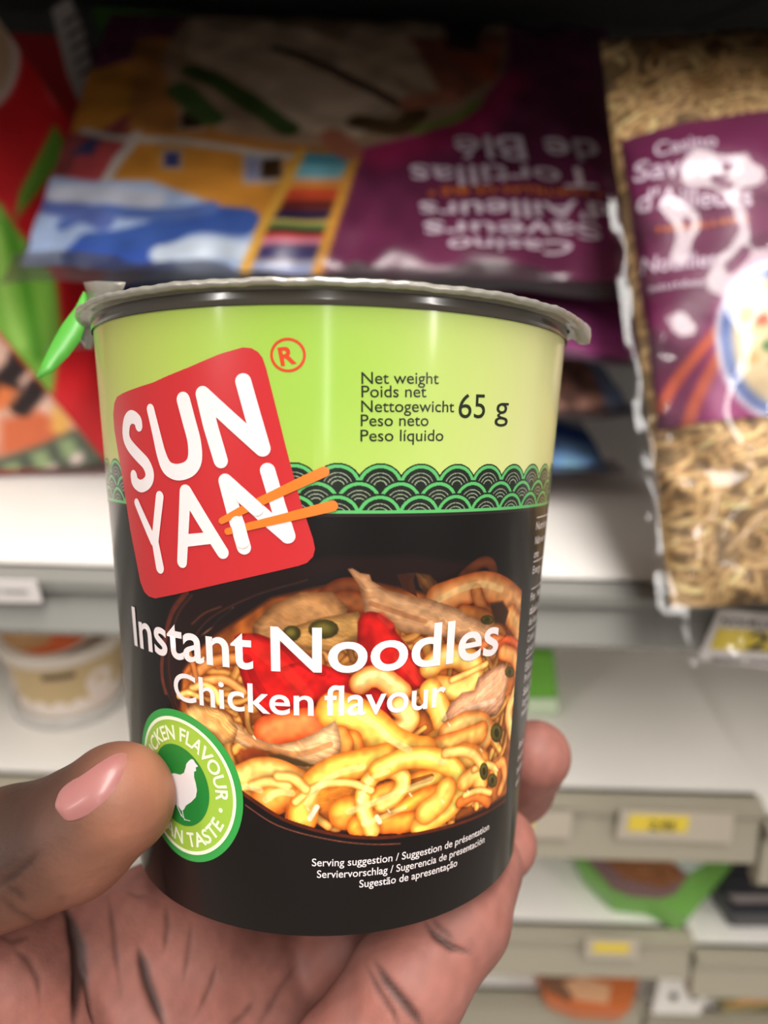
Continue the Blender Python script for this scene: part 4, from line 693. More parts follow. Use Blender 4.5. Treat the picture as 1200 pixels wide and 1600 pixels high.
def film_mat(name, rough, fac, scale, strength, dist, tint=(1, 1, 1)):
    m = bpy.data.materials.new(name); m.use_nodes = True; nt = m.node_tree; nt.nodes.remove(nt.nodes['Principled BSDF']); out = nt.nodes['Material Output']
    t = nt.nodes.new('ShaderNodeBsdfTransparent'); t.inputs[0].default_value = (*tint, 1); g = nt.nodes.new('ShaderNodeBsdfGlossy'); g.inputs['Roughness'].default_value = rough
    mx = nt.nodes.new('ShaderNodeMixShader'); lw = nt.nodes.new('ShaderNodeFresnel'); lw.inputs[0].default_value = 1.5
    ad = nt.nodes.new('ShaderNodeMath'); ad.operation = 'ADD'; ad.inputs[1].default_value = fac
    tc = nt.nodes.new('ShaderNodeTexCoord'); nz = nt.nodes.new('ShaderNodeTexNoise'); nz.inputs['Scale'].default_value = scale; nz.inputs['Detail'].default_value = 2; nz.inputs['Distortion'].default_value = .6
    bp = nt.nodes.new('ShaderNodeBump'); bp.inputs['Strength'].default_value = strength; bp.inputs['Distance'].default_value = dist
    L = nt.links.new; L(tc.outputs['Object'], nz.inputs['Vector']); L(nz.outputs['Fac'], bp.inputs['Height']); L(bp.outputs[0], g.inputs['Normal']); L(bp.outputs[0], lw.inputs['Normal'])
    L(lw.outputs[0], ad.inputs[0]); L(ad.outputs[0], mx.inputs[0]); L(t.outputs[0], mx.inputs[1]); L(g.outputs[0], mx.inputs[2]); L(mx.outputs[0], out.inputs[0])
    return m
m_film = film_mat('clear_bag_film', .11, .0, 40, .55, .003)
m_film2 = film_mat('clear_pack_seal', .38, .34, 60, .6, .003, (.80, .78, .78))
def strip_text(items, face, root, name, m, off, step=.01):
    """items: (text, start, end, capital height); v runs upwards on these faces"""
    L = []
    for s_, p0, p1, cap in items:
        b = text_at(s_, (p0[0], -p0[1]), (p1[0], -p1[1]), cap, .012)
        for v in b.verts: v.co.y = -v.co.y
        L.append(b)
    return lay(name, join_bm(L), face.fn(off, root), m, root, step)
# ---- tortilla packs stacked on the shelf
TW, TH_ = .300, .215
def tortilla_pack(O, V, w, h, t, label, art, wr=.0012, seed=1, U=(1, 0, 0), res=.0016):
    face = Face(O, U, V, pillow_bulge(w, h, t, wr, seed)); root = empty('tortilla_pack', face.O, None, label, 'tortilla pack', 'stacked tortilla packs')
    pt = Paint(0, w, 0, h, res, (118, 40, 80)); art(pt); gl = pt.C.mean(2, keepdims=True); pt.C = (pt.C * .84 + gl * .16) * .94
    link('wrapper', print_mesh(pt, face.fn(0, root)), m_pack, root); back_sheet('wrapper_back', face, w, h, t, mat('pack_back', (90, 34, 70), rough=.3), root)
    # clear crimped seal sticking out along the front
    a, b = np.meshgrid(np.linspace(-.004, w + .004, 60), np.linspace(-.016, .006, 6)); 
    sf = Face(face.O, face.U, face.V, lambda x, y: .0015 * np.sin(x * 90) + .002 * np.sin(x * 37 + y * 50) + .0014 + .25 * np.clip(-y, 0, 1))
    link('clear_seal', mesh(sf.fn(0, root)(a.ravel(), b.ravel()), grid_faces(60, 6)), m_film2, root)
    return face, root
def art_t1(p):
    p.C *= (.92 + .16 * p.noise(7, 2))[..., None]
    p.poly([(0.1496, 0.0748), (0.1817, 0.0942), (0.212, 0.1128), (0.2386, 0.1585), (0.2486, 0.1472), (0.2212, 0.0896), (0.1693, 0.0602)], (186, 38, 96), soft=0.012)
    p.poly([(-0.0329, -0.02), (-0.088, 0.1582), (0.153, 0.1506), (0.1513, 0.0725), (0.1383, -0.0052)], (226, 142, 40))
    p.poly([(-0.0329, -0.02), (-0.0735, 0.1114), (0.0182, 0.0935), (0.0455, 0.1145), (0.0319, 0.052), (-0.0037, 0.0517)], (150, 60, 60), soft=0.004)
    p.poly([(0.0089, 0.0576), (0.0302, 0.0521), (0.0394, 0.0817), (0.023, 0.0873), (0.0114, 0.0767)], (206, 70, 74))
    p.poly([(0.0076, 0.0778), (0.019, 0.0896), (0.0218, 0.0928), (0.0205, 0.0749)], (50, 60, 110), soft=0.004)
    p.stroke([(0.0304, 0.0512), (0.0385, 0.0777), (0.046, 0.1116)], 0.006, (215, 200, 190), shade=0, shadow=0)
    p.stroke([(0.0107, 0.0952), (0.037, 0.0855), (0.078, 0.0783), (0.1243, 0.0686), (0.1515, 0.0677)], 0.005, (205, 190, 175), shade=0, shadow=0)
    p.poly([(0.0219, 0.1812), (0.1518, 0.1794), (0.1496, 0.0748), (0.1225, 0.0714), (0.0808, 0.0818), (0.036, 0.0909)], (196, 120, 50), soft=0.004)
    p.poly([(-0.014, 0.0301), (-0.0113, 0.0563), (-0.0015, 0.0626), (0.0299, 0.0535), (0.0545, 0.052), (0.0709, 0.0437), (0.0866, 0.0362), (0.1027, 0.0296), (0.1093, 0.0247), (0.108, -0.0146), (-0.0185, -0.0194)], (164, 188, 232), soft=0.003)
    p.stroke([(0.0316, 0.0105), (0.0584, 0.0159), (0.0786, 0.0254), (0.1031, 0.0257)], 0.016, (52, 88, 176), shade=0, shadow=0)
    p.stroke([(0.0164, 0.025), (0.034, 0.0321), (0.0596, 0.0293), (0.0869, 0.0333)], 0.008, (80, 110, 190), shade=0, shadow=0)
    p.stroke([(0.0264, 0.0052), (0.051, 0.0009), (0.0658, 0.004)], 0.014, (48, 84, 186), shade=0, shadow=0)
    p.stroke([(-0.0014, 0.0422), (0.0211, 0.033), (0.0352, 0.0259)], 0.012, (90, 110, 190), shade=0, shadow=0)
    p.stroke([(0.0655, 0.0072), (0.0893, 0.0109), (0.1045, 0.0096)], 0.01, (210, 225, 245), shade=0, shadow=0)
    p.stroke([(0.0077, 0.0484), (0.0385, 0.0426), (0.058, 0.0397)], 0.012, (196, 200, 220), shade=0, shadow=0)
    p.poly([(0.0584, 0.0596), (0.0694, 0.0593), (0.067, 0.0756), (0.0557, 0.076)], (205, 190, 180), alpha=0.6)
    p.poly([(0.0596, 0.0619), (0.0674, 0.0617), (0.0657, 0.0732), (0.0578, 0.0735)], (60, 66, 130))
    p.poly([(0.1001, 0.0494), (0.117, 0.0498), (0.115, 0.0727), (0.0976, 0.0724)], (200, 190, 190), alpha=0.6)
    p.poly([(0.1014, 0.0516), (0.1152, 0.0519), (0.1136, 0.0702), (0.0995, 0.07)], (150, 150, 190))
    p.poly([(0.1077, 0.0513), (0.1209, 0.0516), (0.1193, 0.0709), (0.1058, 0.0706)], (205, 190, 180), alpha=0.6)
    p.poly([(0.1091, 0.0535), (0.1192, 0.0538), (0.1179, 0.0684), (0.1077, 0.0682)], (70, 44, 20))
    p.poly([(0.0627, 0.0884), (0.0774, 0.088), (0.0747, 0.1073), (0.0596, 0.1079)], (205, 190, 180), alpha=0.6)
    p.poly([(0.064, 0.091), (0.0753, 0.0906), (0.0734, 0.1046), (0.0618, 0.105)], (60, 40, 24))
    p.poly([(0.1273, 0.0716), (0.1545, 0.0726), (0.153, 0.0641), (0.1251, 0.063)], (74, 160, 186), soft=0.0016)
    p.poly([(0.1251, 0.063), (0.153, 0.0641), (0.1515, 0.0558), (0.123, 0.0548)], (110, 190, 210), soft=0.0016)
    p.poly([(0.123, 0.0548), (0.1515, 0.0558), (0.151, 0.0527), (0.1222, 0.0516)], (190, 190, 180), soft=0.0016)
    p.poly([(0.1222, 0.0516), (0.151, 0.0527), (0.1499, 0.047), (0.1207, 0.046)], (240, 140, 50), soft=0.0016)
    p.poly([(0.1207, 0.046), (0.1499, 0.047), (0.1486, 0.0402), (0.1188, 0.0392)], (222, 66, 36), soft=0.0016)
    p.poly([(0.1188, 0.0392), (0.1486, 0.0402), (0.1474, 0.0336), (0.1169, 0.0327)], (110, 36, 34), soft=0.0016)
    p.poly([(0.1169, 0.0327), (0.1474, 0.0336), (0.1461, 0.0273), (0.115, 0.0264)], (44, 34, 74), soft=0.0016)
    p.poly([(0.115, 0.0264), (0.1461, 0.0273), (0.1455, 0.0247), (0.1142, 0.0237)], (214, 190, 90), soft=0.0016)
    p.poly([(0.1142, 0.0237), (0.1455, 0.0247), (0.1449, 0.0216), (0.1133, 0.0207)], (66, 130, 74), soft=0.0016)
    p.poly([(0.1133, 0.0207), (0.1449, 0.0216), (0.1443, 0.0191), (0.1125, 0.0181)], (40, 30, 30), soft=0.0016)
    p.poly([(0.1125, 0.0181), (0.1443, 0.0191), (0.1438, 0.0165), (0.1116, 0.0156)], (216, 44, 54), soft=0.0016)
    p.poly([(0.1116, 0.0156), (0.1438, 0.0165), (0.1431, 0.0134), (0.1105, 0.0124)], (232, 130, 170), soft=0.0016)
    p.poly([(0.1105, 0.0124), (0.1431, 0.0134), (0.1411, 0.0055), (0.1076, 0.0046)], (58, 48, 108), soft=0.0016)
    p.poly([(0.1076, 0.0046), (0.1411, 0.0055), (0.1383, -0.0052), (0.1035, -0.0066)], (146, 156, 200), soft=0.0016)
    p.stroke([(0.1278, 0.0726), (0.1187, 0.04), (0.1102, 0.0138), (0.1039, -0.0066)], 0.0052, (240, 172, 52), shade=0, shadow=0, smooth=False)
    p.stroke([(0.1551, 0.0736), (0.1483, 0.0369), (0.1421, 0.009), (0.1377, -0.0053)], 0.0052, (232, 156, 50), shade=0, shadow=0, smooth=False)
    p.poly([(0.0414, 0.1575), (0.049, 0.2182), (0.0765, 0.2491), (0.2457, 0.258), (0.2345, 0.1513), (0.2171, 0.1133), (0.185, 0.0892), (0.156, 0.0766), (0.1203, 0.0787), (0.0833, 0.0884), (0.0582, 0.1107)], (190, 150, 116), soft=0.004)
    p.poly([(0.0507, 0.2099), (0.1137, 0.1948), (0.1671, 0.1513), (0.1814, 0.1216), (0.1556, 0.0851), (0.126, 0.089), (0.0917, 0.1299), (0.0562, 0.1563)], (226, 190, 156), soft=0.003, fib=(.6,.03,.05))
    p.poly([(0.151, 0.1973), (0.2006, 0.2187), (0.202, 0.1232), (0.1814, 0.1334), (0.1381, 0.1635)], (222, 186, 150), soft=0.003)
    p.poly([(0.1811, 0.1814), (0.2372, 0.1922), (0.2306, 0.1444), (0.2018, 0.1146)], (170, 92, 70), soft=0.004)
    p.poly([(0.2027, 0.1609), (0.2321, 0.1716), (0.2267, 0.1377)], (196, 84, 50), soft=0.004)
    p.poly([(0.2006, 0.2187), (0.2276, 0.2155), (0.2193, 0.1698), (0.2029, 0.1717)], (60, 40, 34), soft=0.006)
    p.stroke([(0.1055, 0.1658), (0.1393, 0.1434), (0.1747, 0.1155), (0.1883, 0.108)], 0.006, (70, 40, 30), shade=0, shadow=0)
    p.stroke([(0.0619, 0.1429), (0.0855, 0.1241), (0.1083, 0.1018), (0.1192, 0.0914)], 0.012, (70, 96, 40), shade=0, shadow=0)
    p.stroke([(0.0576, 0.125), (0.0785, 0.099)], 0.014, (80, 110, 50), shade=0, shadow=0)
    p.stroke([(0.185, 0.0918), (0.2084, 0.1069), (0.2173, 0.1189)], 0.006, (130, 150, 60), shade=0, shadow=0)
    p.stroke([(0.1551, 0.0981), (0.1751, 0.0938), (0.1849, 0.1051)], 0.012, (96, 70, 40), shade=0, shadow=0)
    p.stroke([(0.1815, 0.1159), (0.202, 0.1232)], 0.012, (206, 120, 90), shade=0, shadow=0)
    p.stroke([(0.1426, 0.0845), (0.1512, 0.0749)], 0.014, (196, 110, 80), shade=0, shadow=0)
    p.C *= (.9 + .2 * p.noise(30, 6))[..., None]
f1, r1 = tortilla_pack((-.174, .38, 1.345), (0, .819, .574), TW, TH_, .012, 'topmost tortilla pack, purple with upside-down white lettering and a blue and orange house scene', art_t1, .0011, 2)
strip_text([('Casino', (0.2594, 0.0206), (0.2007, 0.0179), 0.0072), ('Saveurs', (0.2738, 0.0323), (0.1891, 0.0275), 0.0104), ("d'Ailleurs", (0.2802, 0.0469), (0.1868, 0.0397), 0.0111), ('Tortillas', (0.2745, 0.071), (0.1819, 0.0636), 0.0146), ('de Blé', (0.2789, 0.0953), (0.204, 0.088), 0.0192)], f1, r1, 'lettering', m_txt, .0006)
strip_text([('* TORTILLAS DE BLE *', (0.2779, 0.0565), (0.1908, 0.0493), 0.0049)], f1, r1, 'orange_lettering', m_txto, .0006)
def art_t2(p):
    p.C[:] = np.array((150, 52, 118)) / 255.; p.C *= (.85 + .3 * p.noise(8, 3))[..., None]
    p.poly([(0, 0), (.085, 0), (.085, .3), (0, .3)], (120, 155, 210)); p.stroke([(.0, .03), (.04, .05), (.09, .04)], .02, (50, 90, 180), shade=0, shadow=0)
    p.poly([(.085, 0), (.20, 0), (.20, .1), (.085, .1)], (150, 110, 120), soft=.01)
def art_t3(p):
    p.C[:] = np.array((206, 148, 128)) / 255.; p.C *= (.6 + .7 * p.noise(26, 4))[..., None]
    p.poly([(.204, 0), (.3, 0), (.3, .3), (.204, .3)], (140, 170, 224)); p.poly([(0, 0), (.05, 0), (.05, .3), (0, .3)], (96, 44, 84), soft=.02)
def art_t4(p):
    p.C[:] = np.array((120, 176, 244)) / 255.
    p.C *= (.55 + .8 * p.noise(9, 5))[..., None] ; p.stroke([(.12, .02), (.17, .035), (.23, .03)], .016, (36, 84, 180), shade=0, shadow=0)
    p.stroke([(.12, .05), (.18, .05), (.22, .06)], .012, (210, 222, 240), shade=0, shadow=0); p.poly([(0, 0), (.08, 0), (.08, .3), (0, .3)], (150, 120, 110), soft=.02)
tortilla_pack((-.090, .386, 1.2478), (0, .997, .07), .208, .19, .0165, 'blue tortilla pack at the bottom of the stack, lying on the white shelf', art_t4, .001, 7, res=.003)
tortilla_pack((-.092, .381, 1.2800), (0, .99, .10), .217, .19, .0155, 'tortilla pack with a brown food picture and blue edge, third from the top', art_t3, .001, 5, res=.003)
tortilla_pack((-.156, .374, 1.3110), (0, .95, .30), .284, .085, .0150, 'second tortilla pack from the top, plain purple corner showing at the right', art_t2, .0012, 3, res=.003)
# ---- bag of noodles at the right
NW, NH = .170, .246
nf = Face((0.1078, 0.25, 1.2474), (.990, .02, .085), (-0.0135, 0.14, 0.1891), pillow_bulge(NW, NH, .020, .0012, 4)); nr = empty('noodle_bag', nf.O, None, 'clear bag of dried curly noodles with a purple label, leaning at the right', 'noodle bag')
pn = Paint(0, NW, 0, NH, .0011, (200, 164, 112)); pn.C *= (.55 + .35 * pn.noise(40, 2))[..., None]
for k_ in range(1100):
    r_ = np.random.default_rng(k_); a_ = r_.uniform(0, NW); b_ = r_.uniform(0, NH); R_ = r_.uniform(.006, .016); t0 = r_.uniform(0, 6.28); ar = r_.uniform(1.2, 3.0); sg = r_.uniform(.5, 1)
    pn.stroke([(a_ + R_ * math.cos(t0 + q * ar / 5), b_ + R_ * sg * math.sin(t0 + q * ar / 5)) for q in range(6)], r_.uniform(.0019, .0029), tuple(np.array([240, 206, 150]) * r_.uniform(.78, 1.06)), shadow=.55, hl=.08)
nb_ = nf.bulge
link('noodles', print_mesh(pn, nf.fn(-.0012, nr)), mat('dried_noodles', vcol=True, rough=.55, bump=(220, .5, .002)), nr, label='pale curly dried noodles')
back_sheet('noodles_back', nf, NW, NH, .008, mat('dried_noodle_back', (196, 160, 108), rough=.6, noise=(90, .5)), nr)
pl = Paint(.002, NW - .002, 0.0673, 0.1931, .0014, (110, 36, 78)); pl.C *= (.95 + .1 * pl.noise(5, 1))[..., None]
pl.poly([(0.0466, 0.1294), (0.0376, 0.1307), (0.0228, 0.1017), (0.0142, 0.063), (0.0507, 0.0587)], (158, 48, 116), soft=0.01)
pl.stroke([(0.0262, 0.1032), (0.0104, 0.0864), (0.0032, 0.0756)], 0.0042, (196, 92, 66), shade=0, shadow=0)
pl.stroke([(0.0237, 0.0913), (0.0145, 0.0754), (0.0101, 0.0637)], 0.0042, (196, 92, 66), shade=0, shadow=0)
pl.stroke([(0.081, 0.1884), (0.0672, 0.1271)], 0.006, (230, 190, 140), shade=0, shadow=0)
pl.poly([(0.0722, 0.0933), (0.071, 0.0879), (0.0691, 0.0827), (0.0666, 0.078), (0.0636, 0.0738), (0.0601, 0.0703), (0.0562, 0.0675), (0.0521, 0.0656), (0.0478, 0.0646), (0.0436, 0.0646), (0.0395, 0.0654), (0.0356, 0.0673), (0.0322, 0.07), (0.0291, 0.0735), (0.0267, 0.0777), (0.0248, 0.0826), (0.0237, 0.0878), (0.0233, 0.0934), (0.0236, 0.099), (0.0246, 0.1046), (0.0263, 0.1098), (0.0287, 0.1147), (0.0317, 0.119), (0.0352, 0.1226), (0.0392, 0.1253), (0.0434, 0.1272), (0.0478, 0.1282), (0.0522, 0.1281), (0.0564, 0.1271), (0.0605, 0.1252), (0.0641, 0.1223), (0.0671, 0.1187), (0.0696, 0.1144), (0.0714, 0.1095), (0.0724, 0.1043), (0.0727, 0.0988)], (214, 210, 222))
pl.poly([(0.0704, 0.0934), (0.0693, 0.0884), (0.0675, 0.0836), (0.0652, 0.0792), (0.0624, 0.0753), (0.0591, 0.072), (0.0555, 0.0694), (0.0517, 0.0677), (0.0478, 0.0667), (0.0439, 0.0667), (0.04, 0.0675), (0.0365, 0.0692), (0.0332, 0.0717), (0.0304, 0.075), (0.0281, 0.0789), (0.0264, 0.0834), (0.0254, 0.0883), (0.025, 0.0935), (0.0253, 0.0987), (0.0262, 0.1039), (0.0279, 0.1088), (0.0301, 0.1133), (0.0329, 0.1173), (0.0361, 0.1206), (0.0398, 0.1232), (0.0437, 0.1249), (0.0478, 0.1258), (0.0518, 0.1258), (0.0558, 0.1249), (0.0595, 0.123), (0.0628, 0.1204), (0.0657, 0.117), (0.068, 0.113), (0.0696, 0.1085), (0.0706, 0.1036), (0.0709, 0.0986)], (84, 110, 176))
pl.poly([(0.0675, 0.0936), (0.0665, 0.0893), (0.065, 0.0852), (0.0631, 0.0814), (0.0607, 0.0781), (0.0579, 0.0752), (0.0548, 0.073), (0.0516, 0.0715), (0.0483, 0.0707), (0.045, 0.0707), (0.0418, 0.0714), (0.0387, 0.0728), (0.036, 0.075), (0.0336, 0.0778), (0.0317, 0.0811), (0.0303, 0.085), (0.0294, 0.0891), (0.0291, 0.0935), (0.0294, 0.098), (0.0302, 0.1024), (0.0316, 0.1066), (0.0335, 0.1105), (0.0359, 0.1139), (0.0386, 0.1168), (0.0417, 0.119), (0.045, 0.1205), (0.0484, 0.1213), (0.0518, 0.1213), (0.0552, 0.1205), (0.0583, 0.119), (0.0611, 0.1167), (0.0635, 0.1139), (0.0654, 0.1104), (0.0668, 0.1066), (0.0676, 0.1024), (0.0678, 0.0981)], (226, 204, 160), soft=0.003)
pl.poly([(0.0434, 0.1037), (0.0427, 0.1022), (0.0413, 0.1015), (0.0396, 0.1017), (0.0384, 0.1028), (0.0381, 0.1044), (0.0388, 0.1058), (0.0403, 0.1065), (0.0419, 0.1063), (0.0431, 0.1052)], (220, 90, 60), soft=0.002)
pl.poly([(0.0443, 0.0934), (0.0436, 0.092), (0.0422, 0.0913), (0.0405, 0.0915), (0.0393, 0.0925), (0.039, 0.0941), (0.0397, 0.0955), (0.0411, 0.0962), (0.0428, 0.096), (0.044, 0.0949)], (70, 120, 60), soft=0.002)
pl.poly([(0.0382, 0.0891), (0.0375, 0.0878), (0.0361, 0.087), (0.0345, 0.0873), (0.0333, 0.0883), (0.033, 0.0899), (0.0336, 0.0912), (0.0351, 0.0919), (0.0367, 0.0917), (0.0379, 0.0907)], (210, 170, 110), soft=0.002)
pl.poly([(0.0523, 0.1026), (0.0516, 0.1012), (0.0501, 0.1004), (0.0485, 0.1006), (0.0473, 0.1017), (0.047, 0.1032), (0.0477, 0.1046), (0.0491, 0.1054), (0.0508, 0.1052), (0.052, 0.1041)], (90, 130, 70), soft=0.002)
pl.poly([(0.0466, 0.0857), (0.0459, 0.0843), (0.0445, 0.0835), (0.0429, 0.0837), (0.0417, 0.0848), (0.0414, 0.0863), (0.042, 0.0876), (0.0435, 0.0884), (0.0451, 0.0882), (0.0463, 0.0871)], (214, 110, 70), soft=0.002)
pl.poly([(0.0402, 0.0964), (0.0395, 0.095), (0.0381, 0.0943), (0.0365, 0.0945), (0.0353, 0.0956), (0.035, 0.0971), (0.0357, 0.0985), (0.0371, 0.0993), (0.0387, 0.099), (0.0399, 0.098)], (236, 220, 180), soft=0.002)
lb = link('purple_label', print_mesh(pl, nf.fn(.0006, nr)), m_card, nr, label='purple printed label')
strip_text([('Casino', (0.0124, 0.18), (0.0346, 0.1781), 0.007), ('Saveurs', (0.0038, 0.1714), (0.0413, 0.1648), 0.0097), ("d'Ailleurs", (0.0033, 0.1577), (0.0432, 0.1503), 0.0094), ('Nouilles', (0.0025, 0.1315), (0.0277, 0.1277), 0.0069), ('sautées', (0.0042, 0.1235), (0.0229, 0.1206), 0.0032)], nf, nr, 'lettering', m_txt, .0014, .008)
strip_text([('NOUILLES *', (0.0093, 0.1469), (0.0412, 0.1431), 0.0024)], nf, nr, 'orange_lettering', m_txto, .0014, .008)
a, b = np.meshgrid(np.linspace(-.006, NW + .006, 90), np.linspace(-.022, NH + .008, 130))
def filmb(x, y):
    q = np.sin(x * 117 + 1.4 + 3 * np.sin(y * 71 + 2)) * np.sin(y * 93 + 4.2 + 2 * np.sin(x * 65)) + .6 * np.sin(x * 260 + 2 * np.sin(y * 120))
    return np.where((x > 0) & (x < NW) & (y > 0) & (y < NH), nb_(np.clip(x, 0, NW), np.clip(y, 0, NH)), 0) + .0030 + .0007 * q
ff_ = Face(nf.O, nf.U, nf.V, filmb)
link('clear_film', mesh(ff_.fn(0, nr)(a.ravel(), b.ravel()), grid_faces(90, 130)), m_film, nr, label='crinkled clear plastic film')
# ---- generic solids
def prism(name, pts_f, pts_b, m, root, bev=.0015):
    """solid between a front outline and a matching back outline (world points)"""
    o = np.array(root.matrix_world.translation); bm = bmesh.new(); a = [bm.verts.new(np.array(p) - o) for p in pts_f]; b = [bm.verts.new(np.array(p) - o) for p in pts_b]; n = len(a)
    bm.faces.new(a); bm.faces.new(b[::-1])
    for i in range(n): bm.faces.new((a[i], b[i], b[(i + 1) % n], a[(i + 1) % n]))
    bmesh.ops.recalc_face_normals(bm, faces=bm.faces[:])
    if bev: bmesh.ops.bevel(bm, geom=bm.edges[:], offset=bev, segments=2, affect='EDGES')
    me = bpy.data.meshes.new(name); bm.to_mesh(me); bm.free(); return link(name, me, m, root, False)
def inset_print(name, P4, art, m, root, res, off=.0006, mask=None):
    """art on the parallelogram P0 (origin), P1 (u end), P3 (v end)"""
    P0, P1, P3 = [np.array(q, float) for q in P4]; w = np.linalg.norm(P1 - P0); h = np.linalg.norm(P3 - P0); fu = (P1 - P0) / w; fv = (P3 - P0) / h; N = np.cross(fu, fv); N /= np.linalg.norm(N)
    o = np.array(root.matrix_world.translation); pt = Paint(0, w, 0, h, res, (128, 128, 128)); r = art(pt)
    fn = lambda a, b, z=0: (P0 - o) + np.asarray(a)[:, None] * fu + np.asarray(b)[:, None] * fv + N * off
    return link(name, print_mesh(pt, fn, r), m, root)
# ready-meal box with a sushi picture, tilted at the left
b1 = empty('sushi_box', (-.19, .40, 1.2285), None, 'red and green sushi box with a picture of rice rolls, at the left edge', 'food box')
prism('box_body', [(-0.152, 0.402, 1.236), (-0.2878, 0.4092, 1.4338), (-0.3221, 0.392, 1.2285), (-0.2361, 0.3965, 1.2285)], [(-0.0913, 0.4847, 1.2757), (-0.2272, 0.4919, 1.4735), (-0.2614, 0.4747, 1.2682), (-0.1754, 0.4792, 1.2682)], mat('box_red_side', (176, 30, 34), rough=.4), b1, .001)
def art_b1(p):
    p.C[:] = np.array((206, 168, 150)) / 255.; p.C *= (.85 + .3 * p.noise(12, 3))[..., None]
    p.poly([(0.1336, 0.0332), (0.1576, 0.0386), (0.1672, 0.0276), (0.1524, 0.0131), (0.1171, 0.0094)], (196, 100, 64), soft=0.006)
    p.stroke([(0.149, 0.0555), (0.1639, 0.0651), (0.1695, 0.0709)], 0.009, (40, 30, 30), shade=0, shadow=0)
    p.stroke([(0.1379, 0.0444), (0.1555, 0.0553)], 0.008, (40, 30, 30), shade=0, shadow=0)
    p.stroke([(0.1477, 0.039), (0.1591, 0.0469), (0.1692, 0.0547)], 0.009, (40, 30, 30), shade=0, shadow=0)
    p.poly([(0.149, 0.0555), (0.156, 0.0511), (0.1411, 0.0392), (0.1313, 0.0396)], (214, 116, 66), soft=0.004)
    p.poly([(0.1682, 0.0424), (0.17, 0.0318), (0.1586, 0.0172), (0.1558, 0.0259)], (214, 160, 84), soft=0.003)
    p.poly([(0.0917, 0.0025), (0.1162, 0.0081), (0.1421, 0.0157), (0.1697, 0.0262), (0.1755, 0.0033), (0.1582, -0.0071), (0.1187, -0.0189), (0.07, -0.0281)], (78, 84, 70), soft=0.003)
    p.poly([(0.1538, 0.0178), (0.1635, 0.02), (0.1603, 0.0088), (0.1499, 0.0057)], (132, 150, 108), soft=0.003)
    p.poly([(0.1544, 0.0073), (0.1628, 0.0105), (0.1588, 0.0045), (0.1504, 0.0013)], (226, 200, 196), soft=0.003)
    p.poly([(0.1343, 0.0104), (0.1441, 0.0126), (0.1407, 0.0013), (0.1302, -0.0018)], (132, 150, 108), soft=0.003)
    p.poly([(0.1348, -0.0002), (0.1432, 0.0029), (0.1391, -0.0031), (0.1307, -0.0063)], (226, 200, 196), soft=0.003)
    p.poly([(0.1143, 0.0033), (0.1241, 0.0055), (0.1205, -0.0059), (0.11, -0.009)], (132, 150, 108), soft=0.003)
    p.poly([(0.1146, -0.0074), (0.123, -0.0042), (0.1189, -0.0103), (0.1104, -0.0135)], (226, 200, 196), soft=0.003)
    p.poly([(0.0966, -0.0012), (0.1065, 0.001), (0.1027, -0.0105), (0.0921, -0.0136)], (132, 150, 108), soft=0.003)
    p.poly([(0.0968, -0.012), (0.1053, -0.0088), (0.101, -0.0149), (0.0925, -0.0182)], (226, 200, 196), soft=0.003)
    p.stroke([(0.07, -0.0281), (0.0942, -0.0237), (0.1282, -0.0152), (0.1556, -0.0056), (0.1708, 0.0026)], 0.007, (44, 46, 38), shade=0, shadow=0)
    p.stroke([(0.1684, 0.1022), (0.1705, 0.0867), (0.1718, 0.0497), (0.1722, 0.0026)], 0.003, (200, 70, 40), shade=0, shadow=0)
inset_print('front_print', [(-0.3221, 0.392, 1.2285), (-0.152, 0.402, 1.236), (-0.4607, 0.3993, 1.4302)], art_b1, m_card, b1, .0022, .0008)
